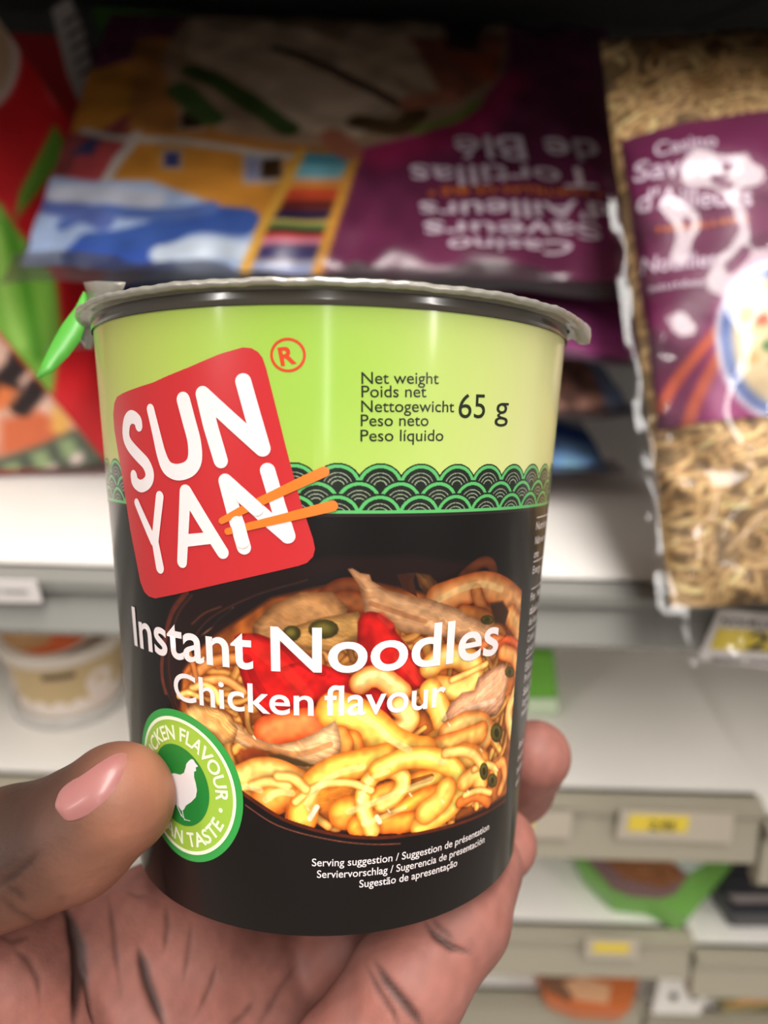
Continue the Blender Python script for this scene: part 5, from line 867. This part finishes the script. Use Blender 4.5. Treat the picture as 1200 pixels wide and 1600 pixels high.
def art_b1s(p):
    p.C[:] = np.array((206, 30, 36)) / 255.; p.C *= (.9 + .15 * p.noise(5, 3))[..., None]
    p.poly([(0.0265, 0.155), (0.045, 0.1399), (0.043, 0.1269), (0.0438, 0.1091), (0.0429, 0.0938), (0.0266, 0.0707), (-0.0019, 0.0456), (-0.0044, 0.0815), (-0.0065, 0.1244)], (122, 178, 66), soft=0.003)
    p.stroke([(0.0406, 0.1299), (0.0266, 0.0988), (0.0073, 0.0663)], 0.006, (84, 150, 40), shade=0, shadow=0)
    p.stroke([(0.0327, 0.1301), (0.0137, 0.0982), (0.0036, 0.0766)], 0.006, (150, 200, 90), shade=0, shadow=0)
    p.poly([(0.1001, 0.1625), (0.0984, 0.1478), (0.0672, 0.1364), (0.0453, 0.1296), (0.058, 0.1406), (0.082, 0.1527)], (100, 150, 50), soft=0.002)
    p.poly([(0.1479, 0.2297), (0.1442, 0.226), (0.1399, 0.2226), (0.1351, 0.2197), (0.13, 0.2173), (0.1247, 0.2155), (0.1195, 0.2144), (0.1144, 0.2139), (0.1097, 0.2142), (0.1054, 0.2151), (0.1017, 0.2166), (0.0988, 0.2188), (0.0966, 0.2214), (0.0952, 0.2244), (0.0946, 0.2278), (0.0949, 0.2314), (0.096, 0.2352), (0.098, 0.239), (0.1007, 0.2427), (0.104, 0.2462), (0.108, 0.2494), (0.1124, 0.2523), (0.1172, 0.2548), (0.1222, 0.2567), (0.1274, 0.258), (0.1324, 0.2587), (0.1373, 0.2587), (0.1417, 0.258), (0.1457, 0.2567), (0.1491, 0.2547), (0.1516, 0.2521), (0.1534, 0.2491), (0.1541, 0.2456), (0.154, 0.2417), (0.1529, 0.2378), (0.1508, 0.2337)], (226, 212, 205))
    p.poly([(0.1443, 0.2307), (0.1411, 0.2275), (0.1374, 0.2245), (0.1333, 0.222), (0.1289, 0.2199), (0.1244, 0.2183), (0.1199, 0.2173), (0.1155, 0.2169), (0.1114, 0.2171), (0.1078, 0.2179), (0.1046, 0.2192), (0.1021, 0.221), (0.1002, 0.2233), (0.099, 0.2259), (0.0985, 0.2289), (0.0988, 0.232), (0.0998, 0.2353), (0.1015, 0.2386), (0.1038, 0.2418), (0.1068, 0.2449), (0.1102, 0.2477), (0.1141, 0.2502), (0.1182, 0.2523), (0.1226, 0.254), (0.127, 0.2551), (0.1313, 0.2557), (0.1355, 0.2557), (0.1393, 0.2552), (0.1427, 0.254), (0.1455, 0.2523), (0.1477, 0.2501), (0.1491, 0.2474), (0.1498, 0.2444), (0.1496, 0.2411), (0.1486, 0.2376), (0.1468, 0.2341)], (206, 178, 150), soft=0.004)
    p.poly([(0.107, 0.1981), (0.1032, 0.1942), (0.0988, 0.1905), (0.0941, 0.1874), (0.0891, 0.1848), (0.0841, 0.1829), (0.0792, 0.1817), (0.0746, 0.1813), (0.0703, 0.1815), (0.0666, 0.1825), (0.0634, 0.1842), (0.061, 0.1864), (0.0593, 0.1892), (0.0585, 0.1925), (0.0584, 0.1961), (0.0592, 0.2), (0.0607, 0.204), (0.0629, 0.208), (0.0659, 0.212), (0.0694, 0.2158), (0.0734, 0.2193), (0.0779, 0.2224), (0.0826, 0.225), (0.0874, 0.227), (0.0922, 0.2284), (0.0969, 0.2291), (0.1013, 0.2291), (0.1053, 0.2284), (0.1087, 0.227), (0.1114, 0.2248), (0.1134, 0.2221), (0.1145, 0.2188), (0.1148, 0.215), (0.1141, 0.2109), (0.1125, 0.2067), (0.1101, 0.2024)], (226, 212, 205))
    p.poly([(0.1033, 0.1994), (0.1001, 0.196), (0.0964, 0.1929), (0.0924, 0.1902), (0.0883, 0.1879), (0.0841, 0.1863), (0.0799, 0.1852), (0.076, 0.1848), (0.0724, 0.1849), (0.0693, 0.1857), (0.0667, 0.1871), (0.0647, 0.189), (0.0633, 0.1914), (0.0626, 0.1942), (0.0626, 0.1973), (0.0633, 0.2006), (0.0646, 0.204), (0.0666, 0.2075), (0.0691, 0.2109), (0.0722, 0.2142), (0.0756, 0.2172), (0.0794, 0.2198), (0.0834, 0.2221), (0.0875, 0.2238), (0.0915, 0.2251), (0.0955, 0.2257), (0.0992, 0.2257), (0.1025, 0.2251), (0.1053, 0.2239), (0.1075, 0.2221), (0.1091, 0.2197), (0.11, 0.2169), (0.1101, 0.2137), (0.1095, 0.2103), (0.1081, 0.2066), (0.1061, 0.203)], (196, 160, 130), soft=0.004)
    p.stroke([(0.1132, 0.2094), (0.1127, 0.1896), (0.1077, 0.1709)], 0.0035, (220, 110, 110), shade=0, shadow=0, alpha=0.6)  # pinkish highlight painted along the box's far ridge
inset_print('side_print', [(-0.152, 0.402, 1.236), (-0.0913, 0.4847, 1.2757), (-0.2878, 0.4092, 1.4338)], art_b1s, m_card, b1, .0022, .0008)
b2 = empty('red_box', (-.17, .52, 1.2285), None, 'dark red box with a grey printed text panel, behind the sushi box', 'food box')
prism('box_body', [(-0.2205, 0.59, 1.46), (-0.2773, 0.58, 1.46), (-0.2218, 0.575, 1.3538), (-0.1842, 0.585, 1.4006)], [(-0.2155, 0.635, 1.46), (-0.2723, 0.625, 1.46), (-0.2168, 0.62, 1.3538), (-0.1792, 0.63, 1.4006)], mat('box_dark_red', (170, 26, 32), rough=.4), b2, .001)
prism('text_panel', [(-0.2164, 0.574, 1.4719), (-0.2043, 0.574, 1.4786), (-0.1977, 0.572, 1.4635), (-0.1913, 0.568, 1.4281), (-0.2014, 0.566, 1.4146), (-0.2091, 0.568, 1.4348)], [(-0.2164, 0.575, 1.4719), (-0.2043, 0.575, 1.4786), (-0.1977, 0.573, 1.4635), (-0.1913, 0.569, 1.4281), (-0.2014, 0.567, 1.4146), (-0.2091, 0.569, 1.4348)], mat('panel_grey', (178, 170, 166), rough=.5), b2, 0)
prism('text_line', [(-0.2067, 0.5645, 1.4641), (-0.1964, 0.5645, 1.4704), (-0.1959, 0.5645, 1.4681), (-0.2063, 0.5645, 1.4617)], [(-0.2067, 0.5651, 1.4641), (-0.1964, 0.5651, 1.4704), (-0.1959, 0.5651, 1.4681), (-0.2063, 0.5651, 1.4617)], mat('panel_ink', (70, 60, 60), rough=.5), b2, 0)
prism('text_line', [(-0.2054, 0.5645, 1.4573), (-0.1949, 0.5645, 1.4637), (-0.1945, 0.5645, 1.4613), (-0.2049, 0.5645, 1.4549)], [(-0.2054, 0.5651, 1.4573), (-0.1949, 0.5651, 1.4637), (-0.1945, 0.5651, 1.4613), (-0.2049, 0.5651, 1.4549)], mat('panel_ink', (70, 60, 60), rough=.5), b2, 0)
prism('text_line', [(-0.204, 0.5645, 1.4505), (-0.1935, 0.5645, 1.4569), (-0.193, 0.5645, 1.4545), (-0.2035, 0.5645, 1.4481)], [(-0.204, 0.5651, 1.4505), (-0.1935, 0.5651, 1.4569), (-0.193, 0.5651, 1.4545), (-0.2035, 0.5651, 1.4481)], mat('panel_ink', (70, 60, 60), rough=.5), b2, 0)
prism('text_line', [(-0.2025, 0.5645, 1.4436), (-0.192, 0.5645, 1.4501), (-0.1915, 0.5645, 1.4477), (-0.2021, 0.5645, 1.4411)], [(-0.2025, 0.5651, 1.4436), (-0.192, 0.5651, 1.4501), (-0.1915, 0.5651, 1.4477), (-0.2021, 0.5651, 1.4411)], mat('panel_ink', (70, 60, 60), rough=.5), b2, 0)
prism('text_line', [(-0.2011, 0.5645, 1.4365), (-0.1905, 0.5645, 1.4432), (-0.19, 0.5645, 1.4407), (-0.2006, 0.5645, 1.4341)], [(-0.2011, 0.5651, 1.4365), (-0.1905, 0.5651, 1.4432), (-0.19, 0.5651, 1.4407), (-0.2006, 0.5651, 1.4341)], mat('panel_ink', (70, 60, 60), rough=.5), b2, 0)
prism('text_line', [(-0.1996, 0.5645, 1.4295), (-0.189, 0.5645, 1.4361), (-0.1885, 0.5645, 1.4337), (-0.1992, 0.5645, 1.427)], [(-0.1996, 0.5651, 1.4295), (-0.189, 0.5651, 1.4361), (-0.1885, 0.5651, 1.4337), (-0.1992, 0.5651, 1.427)], mat('panel_ink', (70, 60, 60), rough=.5), b2, 0)
b3 = empty('green_pack', (-.13, .62, 1.2285), None, 'dark green pack standing in the shade at the back, beside the red box', 'food pack')
prism('pack_body', [(-0.2012, 0.6, 1.478), (-0.1852, 0.58, 1.4326), (-0.1751, 0.6, 1.4265), (-0.1405, 0.62, 1.478)], [(-0.2012, 0.64, 1.478), (-0.1852, 0.62, 1.4326), (-0.1751, 0.64, 1.4265), (-0.1405, 0.66, 1.478)], mat('pack_green', (70, 120, 40), rough=.4), b3, .002)
b4 = empty('carton', (-.02, .60, 1.2285), None, 'dark carton deep in the shade behind the tortilla packs', 'carton')
boxes('carton_body', [((-.14, -.004, .001), (.16, .07, .205))], mat('carton_dark', (60, 48, 40), rough=.7), b4, .002)
tb = empty('noodle_pot', (-.196, .405, 1.0773), None, 'round clear pot with an orange lid on the second shelf, left of the cup', 'pot')
def tub(name, prof, m, par, n=96, tilt=0):
    P = np.array(prof); th = np.linspace(0, 2 * math.pi, n, endpoint=False)
    V = np.stack([P[:, 0:1] * np.sin(th), -P[:, 0:1] * np.cos(th), np.repeat(P[:, 1:2], n, 1)], -1).reshape(-1, 3)
    return link(name, mesh(V, grid_faces(n, len(P), True)), m, par)
tub('pot_body', [(.0, .001), (.029, .001), (.031, .003), (.035, .046), (.0, .046)], mat('pot_beige', (206, 182, 140), rough=.35), tb)
tub('pot_base_ring', [(.031, .0), (.036, .0), (.036, .005), (.033, .007), (.031, .005)], mat('pot_clear_rim', (196, 192, 186), rough=.2, spec=.6), tb)
tub('rim', [(.034, .044), (.038, .045), (.0385, .049), (.037, .052), (.034, .052)], mat('pot_white', (226, 214, 200), rough=.35), tb)
pt_ = Paint(-3.2, 3.2, .003, .044, .0008, (206, 182, 140))
pt_ = Paint(-3.2, 3.2, .003, .044, .02, (0, 0, 0)); pt_.u = np.linspace(-3.2, 3.2, 300); pt_.v = np.linspace(.004, .043, 60); pt_.nu, pt_.nv = 300, 60; pt_.U, pt_.V = np.meshgrid(pt_.u, pt_.v); pt_.C = np.zeros((60, 300, 3)); pt_.C[:] = np.array((198, 172, 126)) / 255.
wv = .014 + .004 * np.abs(np.sin(pt_.U * 9)); pt_.C[pt_.V < wv] = np.array((232, 218, 206)) / 255.
for cx in (-.95, .95, 2.3): 
    rr_ = np.hypot((pt_.U - cx) * .034, pt_.V - .026); pt_.C[((rr_ < .009) & (rr_ > .004)) | ((pt_.V < .026) & (np.abs(pt_.U - cx) < .25))] = np.array((230, 212, 200)) / 255.
pt_.C[(np.abs(pt_.U - .25) < .28) & (np.abs(pt_.V - .037) < .0022)] = np.array((96, 78, 60)) / 255.
rad = lambda V: .0312 + (V - .003) * .093
link('pot_wrap', print_mesh(pt_, lambda a, b: np.stack([rad(b) * np.sin(a), -rad(b) * np.cos(a), b], -1)), m_card, tb, label='beige wrap with white wavy pattern')
pd = Paint(-.036, .036, -.036, .036, .0012, (204, 96, 52)); pd.C *= (.9 + .2 * pd.noise(8, 2))[..., None]
pd.poly([(-.034, -.012), (-.012, -.004), (.002, -.012), (.004, -.026), (-.01, -.034), (-.03, -.03)], (206, 160, 112), soft=.004, fib=(.5, .004, .12))
pd.poly([(.008, -.018), (.016, .008), (.022, .010), (.026, -.006), (.034, -.018), (.02, -.022)], (52, 110, 118), soft=.003)
link('lid', print_mesh(pd, lambda a, b: np.stack([a, b, .0535 + (b + .036) * .30 + .004 * (a / .036) ** 2], -1), np.hypot(pd.U, pd.V) < .0355), m_card, tb, label='tilted orange film lid with a picture')
lr = []
for k in range(97):
    t = 2 * math.pi * k / 96; lr.append([((.0355 + d) * math.sin(t), (.0355 + d) * math.cos(t), .054 + ((.0355 + d) * math.cos(t) + .036) * .30 + .004 * math.sin(t) ** 2 + d * .2) for d in (0, .0022)])
link('lid_edge', mesh([p_ for r_ in lr for p_ in r_], grid_faces(2, 97)), mat('pot_white', None), tb)
g1 = empty('food_tray', (0.1944, 0.3974, 0.929), None, 'dark brown food tray with a green sleeve lying on the third shelf', 'food tray')
prism('pack_body', [(0.1381, 0.4189, 0.953), (0.1406, 0.3953, 0.953), (0.1583, 0.368, 0.953), (0.1851, 0.3649, 0.953), (0.2053, 0.3522, 0.953), (0.2493, 0.3936, 0.953), (0.2619, 0.4174, 0.953), (0.2381, 0.4314, 0.953), (0.1727, 0.4351, 0.953)], [(0.146, 0.4159, 0.9296), (0.1481, 0.3956, 0.9296), (0.1634, 0.3721, 0.9296), (0.1864, 0.3695, 0.9296), (0.2038, 0.3585, 0.9296), (0.2416, 0.3941, 0.9296), (0.2524, 0.4146, 0.9296), (0.232, 0.4266, 0.9296), (0.1757, 0.4298, 0.9296)], mat('g1_m', (120, 176, 84), rough=.35), g1, .0015)
o_ = prism('film_window', [(0.1421, 0.4183, 0.9538), (0.1444, 0.4013, 0.9538), (0.16, 0.3703, 0.9538), (0.1703, 0.3657, 0.9538), (0.1907, 0.3644, 0.9538), (0.2014, 0.3687, 0.9538), (0.2213, 0.3904, 0.9538), (0.2486, 0.422, 0.9538)], [(0.1421, 0.4183, 0.9532), (0.1444, 0.4013, 0.9532), (0.16, 0.3703, 0.9532), (0.1703, 0.3657, 0.9532), (0.1907, 0.3644, 0.9532), (0.2014, 0.3687, 0.9532), (0.2213, 0.3904, 0.9532), (0.2486, 0.422, 0.9532)], mat('film_window_g1', (132, 104, 104), rough=.35), g1, 0)
o_ = prism('food_picture', [(0.1507, 0.4179, 0.9545), (0.1567, 0.3984, 0.9545), (0.1696, 0.3792, 0.9545), (0.1933, 0.3718, 0.9545), (0.21, 0.3795, 0.9545), (0.2107, 0.3921, 0.9545), (0.2012, 0.4197, 0.9545)], [(0.1507, 0.4179, 0.9539), (0.1567, 0.3984, 0.9539), (0.1696, 0.3792, 0.9539), (0.1933, 0.3718, 0.9539), (0.21, 0.3795, 0.9539), (0.2107, 0.3921, 0.9539), (0.2012, 0.4197, 0.9539)], mat('food_picture_g1', (176, 116, 76), rough=.35, noise=(300, .9)), g1, 0)
o_ = prism('pale_panel', [(0.1963, 0.4192, 0.9549), (0.199, 0.405, 0.9549), (0.2147, 0.3845, 0.9549), (0.2284, 0.3923, 0.9549), (0.2574, 0.4213, 0.9549)], [(0.1963, 0.4192, 0.9543), (0.199, 0.405, 0.9543), (0.2147, 0.3845, 0.9543), (0.2284, 0.3923, 0.9543), (0.2574, 0.4213, 0.9543)], mat('pale_panel_g1', (200, 214, 208), rough=.35), g1, 0)
g2 = empty('dark_tray', (0.2715, 0.399, 0.917), None, 'dark navy tray pack at the right edge of the third shelf', 'food tray')
prism('pack_body', [(0.2363, 0.3954, 0.939), (0.2421, 0.3676, 0.939), (0.2924, 0.3692, 0.939), (0.3225, 0.4323, 0.939), (0.2643, 0.4303, 0.939)], [(0.2412, 0.3959, 0.9176), (0.2462, 0.372, 0.9176), (0.2895, 0.3734, 0.9176), (0.3154, 0.4276, 0.9176), (0.2653, 0.4259, 0.9176)], mat('g2_m', (48, 48, 56), rough=.35), g2, .0015)
o_ = prism('grey_stripe', [(0.2427, 0.3806, 0.9395), (0.247, 0.3747, 0.9395), (0.2957, 0.3763, 0.9395), (0.2986, 0.3824, 0.9395)], [(0.2427, 0.3806, 0.9389), (0.247, 0.3747, 0.9389), (0.2957, 0.3763, 0.9389), (0.2986, 0.3824, 0.9389)], mat('grey_stripe_g2', (150, 140, 140), rough=.35), g2, 0)
g3 = empty('orange_pack', (0.1656, 0.3984, 0.801), None, 'orange ready-meal pack with a green top on the fourth shelf', 'food pack')
prism('pack_body', [(0.1266, 0.4105, 0.821), (0.1312, 0.385, 0.821), (0.1559, 0.376, 0.821), (0.194, 0.3756, 0.821), (0.2081, 0.3998, 0.821), (0.2061, 0.4199, 0.821), (0.1376, 0.4217, 0.821)], [(0.1321, 0.4088, 0.8016), (0.136, 0.3869, 0.8016), (0.1573, 0.3791, 0.8016), (0.19, 0.3788, 0.8016), (0.2022, 0.3996, 0.8016), (0.2004, 0.4169, 0.8016), (0.1415, 0.4184, 0.8016)], mat('g3_m', (200, 110, 60), rough=.35), g3, .0015)
o_ = prism('dark_picture', [(0.1292, 0.4085, 0.8218), (0.1319, 0.3895, 0.8218), (0.1494, 0.3796, 0.8218), (0.158, 0.3978, 0.8218), (0.1512, 0.4134, 0.8218)], [(0.1292, 0.4085, 0.8212), (0.1319, 0.3895, 0.8212), (0.1494, 0.3796, 0.8212), (0.158, 0.3978, 0.8212), (0.1512, 0.4134, 0.8212)], mat('dark_picture_g3', (130, 92, 70), rough=.35), g3, 0)
o_ = prism('pale_picture', [(0.1475, 0.3947, 0.8222), (0.1545, 0.3815, 0.8222), (0.178, 0.3792, 0.8222), (0.1839, 0.3932, 0.8222), (0.1634, 0.4003, 0.8222)], [(0.1475, 0.3947, 0.8216), (0.1545, 0.3815, 0.8216), (0.178, 0.3792, 0.8216), (0.1839, 0.3932, 0.8216), (0.1634, 0.4003, 0.8216)], mat('pale_picture_g3', (222, 170, 130), rough=.35), g3, 0)
o_ = prism('green_top', [(0.1515, 0.4155, 0.8226), (0.1707, 0.4107, 0.8226), (0.1889, 0.4034, 0.8226), (0.2159, 0.4105, 0.8226), (0.2247, 0.4232, 0.8226), (0.1634, 0.4241, 0.8226)], [(0.1515, 0.4155, 0.822), (0.1707, 0.4107, 0.822), (0.1889, 0.4034, 0.822), (0.2159, 0.4105, 0.822), (0.2247, 0.4232, 0.822), (0.1634, 0.4241, 0.822)], mat('green_top_g3', (120, 184, 64), rough=.35), g3, 0)
g4 = empty('bright_pack', (0.3061, 0.415, 0.789), None, 'blue, green and orange pack at the lower right corner', 'food pack')
prism('pack_body', [(0.2689, 0.4164, 0.807), (0.2713, 0.3917, 0.807), (0.3444, 0.3978, 0.807), (0.3628, 0.4357, 0.807), (0.2829, 0.4333, 0.807)], [(0.2741, 0.4162, 0.7896), (0.2762, 0.395, 0.7896), (0.339, 0.4002, 0.7896), (0.3549, 0.4328, 0.7896), (0.2861, 0.4307, 0.7896)], mat('g4_m', (150, 140, 90), rough=.35), g4, .0015)
o_ = prism('blue_stripe', [(0.2993, 0.416, 0.8074), (0.3227, 0.4287, 0.8074), (0.362, 0.4343, 0.8074), (0.3539, 0.4176, 0.8074), (0.3057, 0.4067, 0.8074)], [(0.2993, 0.416, 0.8068), (0.3227, 0.4287, 0.8068), (0.362, 0.4343, 0.8068), (0.3539, 0.4176, 0.8068), (0.3057, 0.4067, 0.8068)], mat('blue_stripe_g4', (76, 124, 196), rough=.35), g4, 0)
o_ = prism('green_stripe', [(0.279, 0.3965, 0.8076), (0.3065, 0.4086, 0.8076), (0.3538, 0.4174, 0.8076), (0.3506, 0.411, 0.8076), (0.2882, 0.3948, 0.8076)], [(0.279, 0.3965, 0.807), (0.3065, 0.4086, 0.807), (0.3538, 0.4174, 0.807), (0.3506, 0.411, 0.807), (0.2882, 0.3948, 0.807)], mat('green_stripe_g4', (130, 186, 84), rough=.35), g4, 0)
o_ = prism('orange_stripe', [(0.2712, 0.3892, 0.8078), (0.2885, 0.3957, 0.8078), (0.351, 0.4119, 0.8078), (0.3439, 0.3972, 0.8078)], [(0.2712, 0.3892, 0.8072), (0.2885, 0.3957, 0.8072), (0.351, 0.4119, 0.8072), (0.3439, 0.3972, 0.8072)], mat('orange_stripe_g4', (226, 166, 110), rough=.35), g4, 0)
g5 = empty('purple_pack', (0.1844, 0.4391, 0.66), None, 'purple and red pack on the lowest shelf in view', 'food pack')
prism('pack_body', [(0.1573, 0.4514, 0.69), (0.1553, 0.4236, 0.69), (0.2087, 0.425, 0.69), (0.2164, 0.4565, 0.69)], [(0.1611, 0.4497, 0.6606), (0.1594, 0.4258, 0.6606), (0.2053, 0.427, 0.6606), (0.2119, 0.4541, 0.6606)], mat('g5_m', (150, 40, 90), rough=.35), g5, .0015)
g6 = empty('red_pack', (0.2092, 0.4382, 0.66), None, 'small red pack between the purple and navy packs at the bottom', 'food pack')
prism('pack_body', [(0.1888, 0.4515, 0.693), (0.2106, 0.4233, 0.693), (0.2162, 0.4235, 0.693), (0.2214, 0.4547, 0.693)], [(0.1917, 0.4496, 0.6606), (0.2104, 0.4254, 0.6606), (0.2152, 0.4256, 0.6606), (0.2197, 0.4524, 0.6606)], mat('g6_m', (190, 60, 60), rough=.35), g6, .0015)
g7 = empty('navy_pack', (0.2346, 0.4408, 0.66), None, 'dark navy pack on the lowest shelf, right of the purple one', 'food pack')
prism('pack_body', [(0.2264, 0.4545, 0.69), (0.2188, 0.4253, 0.69), (0.2425, 0.4259, 0.69), (0.2505, 0.4574, 0.69)], [(0.2275, 0.4526, 0.6606), (0.221, 0.4275, 0.6606), (0.2414, 0.428, 0.6606), (0.2483, 0.4551, 0.6606)], mat('g7_m', (40, 40, 66), rough=.35), g7, .0015)
g8 = empty('blue_pack', (0.2832, 0.4483, 0.648), None, 'bright blue pack on the lowest shelf beneath the bracket', 'food pack')
prism('pack_body', [(0.262, 0.4618, 0.678), (0.2535, 0.4333, 0.678), (0.3041, 0.4347, 0.678), (0.3133, 0.4633, 0.678)], [(0.265, 0.4599, 0.6486), (0.2577, 0.4354, 0.6486), (0.3012, 0.4366, 0.6486), (0.3091, 0.4612, 0.6486)], mat('g8_m', (50, 90, 180), rough=.35), g8, .0015)
g9 = empty('brown_pack', (0.0527, 0.437, 0.66), None, 'brown pack peeping out at the bottom beside the little finger', 'food pack')
prism('pack_body', [(0.0416, 0.4528, 0.69), (0.0436, 0.4206, 0.69), (0.0631, 0.4211, 0.69), (0.0625, 0.4534, 0.69)], [(0.0432, 0.4506, 0.6606), (0.0449, 0.4229, 0.6606), (0.0616, 0.4233, 0.6606), (0.0611, 0.4511, 0.6606)], mat('g9_m', (150, 86, 50), rough=.35), g9, .0015)
g10 = empty('green_carton', (.10, .45, 1.077), None, 'lime green carton on the second shelf just above the fingertip', 'food carton')
prism('carton_body', [(0.0892, 0.3962, 1.0775), (0.1142, 0.3962, 1.0775), (0.1066, 0.4002, 1.1215), (0.0855, 0.4002, 1.1208)], [(0.0892, 0.4262, 1.0775), (0.1142, 0.4262, 1.0775), (0.1066, 0.4302, 1.1215), (0.0855, 0.4302, 1.1208)], mat('carton_lime', (104, 172, 52), rough=.4), g10, .001)
prism('pale_band', [(0.0929, 0.3952, 1.079), (0.113, 0.3952, 1.0797), (0.1116, 0.3962, 1.0898), (0.092, 0.3962, 1.0892)], [(0.0929, 0.3958, 1.079), (0.113, 0.3958, 1.0797), (0.1116, 0.3968, 1.0898), (0.092, 0.3968, 1.0892)], mat('band_pale', (206, 222, 190), rough=.4), g10, 0)
p1 = empty('price_tag', (0.1434, 0.286, 1.2255), None, 'white price tag with a big 2 on yellow, under the noodle bag', 'price tag', 'shelf price tags')
prism('card', [(0.1434, 0.286, 1.2255), (0.1817, 0.286, 1.2223), (0.1889, 0.286, 1.1939), (0.1392, 0.286, 1.1997)], [(0.1434, 0.2868, 1.2255), (0.1817, 0.2868, 1.2223), (0.1889, 0.2868, 1.1939), (0.1392, 0.2868, 1.1997)], mat('tag_card_222', (222, 216, 214), rough=.35), p1, 0)
prism('yellow_band', [(0.1445, 0.2854, 1.2163), (0.1834, 0.2854, 1.2143), (0.1861, 0.2854, 1.2038), (0.1434, 0.2854, 1.2057)], [(0.1445, 0.2859, 1.2163), (0.1834, 0.2859, 1.2143), (0.1861, 0.2859, 1.2038), (0.1434, 0.2859, 1.2057)], mat('tag_yellow', (226, 200, 66), rough=.35), p1, 0)
tf = Face((0.0, 0.2847, 0.0), (1, 0, 0), (0, 0, 1)); strip_text([('2', (0.1582, 1.2061), (0.1675, 1.2057), 0.0098)], tf, p1, 'tag_lettering', mat('tag_ink', (50, 48, 50), rough=.4), 0, .05)
tf = Face((0.0, 0.2847, 0.0), (1, 0, 0), (0, 0, 1)); strip_text([(',95', (0.1692, 1.2055), (0.1828, 1.2049), 0.0085)], tf, p1, 'tag_lettering', mat('tag_ink', (50, 48, 50), rough=.4), 0, .05)
tf = Face((0.0, 0.2847, 0.0), (1, 0, 0), (0, 0, 1)); strip_text([('NOUILLES', (0.1448, 1.2185), (0.17, 1.2174), 0.0038)], tf, p1, 'tag_lettering', mat('tag_ink', (120, 116, 124), rough=.4), 0, .05)
tf = Face((0.0, 0.2847, 0.0), (1, 0, 0), (0, 0, 1)); strip_text([('0000 00000', (0.1447, 1.1999), (0.1774, 1.1983), 0.0024)], tf, p1, 'tag_lettering', mat('tag_ink', (120, 116, 124), rough=.4), 0, .05)
p2 = empty('price_tag', (-0.1828, 0.286, 1.2297), None, 'pale price tag at the left edge of the upper rail', 'price tag', 'shelf price tags')
prism('card', [(-0.1828, 0.286, 1.2297), (-0.146, 0.286, 1.2299), (-0.145, 0.286, 1.2193), (-0.1851, 0.286, 1.2186)], [(-0.1828, 0.2868, 1.2297), (-0.146, 0.2868, 1.2299), (-0.145, 0.2868, 1.2193), (-0.1851, 0.2868, 1.2186)], mat('tag_card_222', (222, 216, 214), rough=.35), p2, 0)
tf = Face((0.0, 0.2847, 0.0), (1, 0, 0), (0, 0, 1)); strip_text([('000 00000', (-0.1676, 1.2242), (-0.15, 1.2242), 0.0019)], tf, p2, 'tag_lettering', mat('tag_ink', (120, 116, 124), rough=.4), 0, .05)
p3 = empty('price_tag', (0.1319, 0.3165, 1.0793), None, 'long white price tag with a yellow band, right of the fingertip', 'price tag', 'shelf price tags')
prism('card', [(0.1319, 0.3165, 1.0793), (0.1933, 0.3165, 1.0788), (0.1959, 0.3165, 1.0571), (0.1323, 0.3165, 1.0585)], [(0.1319, 0.3173, 1.0793), (0.1933, 0.3173, 1.0788), (0.1959, 0.3173, 1.0571), (0.1323, 0.3173, 1.0585)], mat('tag_card_186', (186, 176, 160), rough=.35), p3, 0)
prism('yellow_band', [(0.1374, 0.3159, 1.0764), (0.1695, 0.3159, 1.0762), (0.1702, 0.3159, 1.0649), (0.1374, 0.3159, 1.0651)], [(0.1374, 0.3164, 1.0764), (0.1695, 0.3164, 1.0762), (0.1702, 0.3164, 1.0649), (0.1374, 0.3164, 1.0651)], mat('tag_yellow', (226, 200, 66), rough=.35), p3, 0)
tf = Face((0.0, 0.3152, 0.0), (1, 0, 0), (0, 0, 1)); strip_text([('2,95', (0.1485, 1.0668), (0.1625, 1.0664), 0.007)], tf, p3, 'tag_lettering', mat('tag_ink', (50, 48, 50), rough=.4), 0, .05)
p4 = empty('price_tag', (0.0736, 0.3165, 1.0762), None, 'price tag with a yellow band partly hidden by the fingertip', 'price tag', 'shelf price tags')
prism('card', [(0.0736, 0.3165, 1.0762), (0.1064, 0.3165, 1.0765), (0.107, 0.3165, 1.0576), (0.0754, 0.3165, 1.0573)], [(0.0736, 0.3173, 1.0762), (0.1064, 0.3173, 1.0765), (0.107, 0.3173, 1.0576), (0.0754, 0.3173, 1.0573)], mat('tag_card_186', (186, 176, 160), rough=.35), p4, 0)
prism('yellow_band', [(0.0738, 0.3159, 1.0731), (0.0859, 0.3159, 1.0731), (0.0863, 0.3159, 1.0632), (0.0747, 0.3159, 1.0632)], [(0.0738, 0.3164, 1.0731), (0.0859, 0.3164, 1.0731), (0.0863, 0.3164, 1.0632), (0.0747, 0.3164, 1.0632)], mat('tag_yellow', (226, 200, 66), rough=.35), p4, 0)
p5 = empty('price_tag', (0.1386, 0.3465, 0.9371), None, 'faint price tag on the third rail below the brown food tray', 'price tag', 'shelf price tags')
prism('card', [(0.1386, 0.3465, 0.9371), (0.1739, 0.3465, 0.9373), (0.1755, 0.3465, 0.9174), (0.14, 0.3465, 0.9172)], [(0.1386, 0.3473, 0.9371), (0.1739, 0.3473, 0.9373), (0.1755, 0.3473, 0.9174), (0.14, 0.3473, 0.9172)], mat('tag_card_186', (186, 176, 160), rough=.35), p5, 0)
prism('yellow_band', [(0.1444, 0.3459, 0.9332), (0.1682, 0.3459, 0.933), (0.1683, 0.3459, 0.9243), (0.1448, 0.3459, 0.9245)], [(0.1444, 0.3464, 0.9332), (0.1682, 0.3464, 0.933), (0.1683, 0.3464, 0.9243), (0.1448, 0.3464, 0.9245)], mat('tag_yellow', (226, 200, 66), rough=.35), p5, 0)
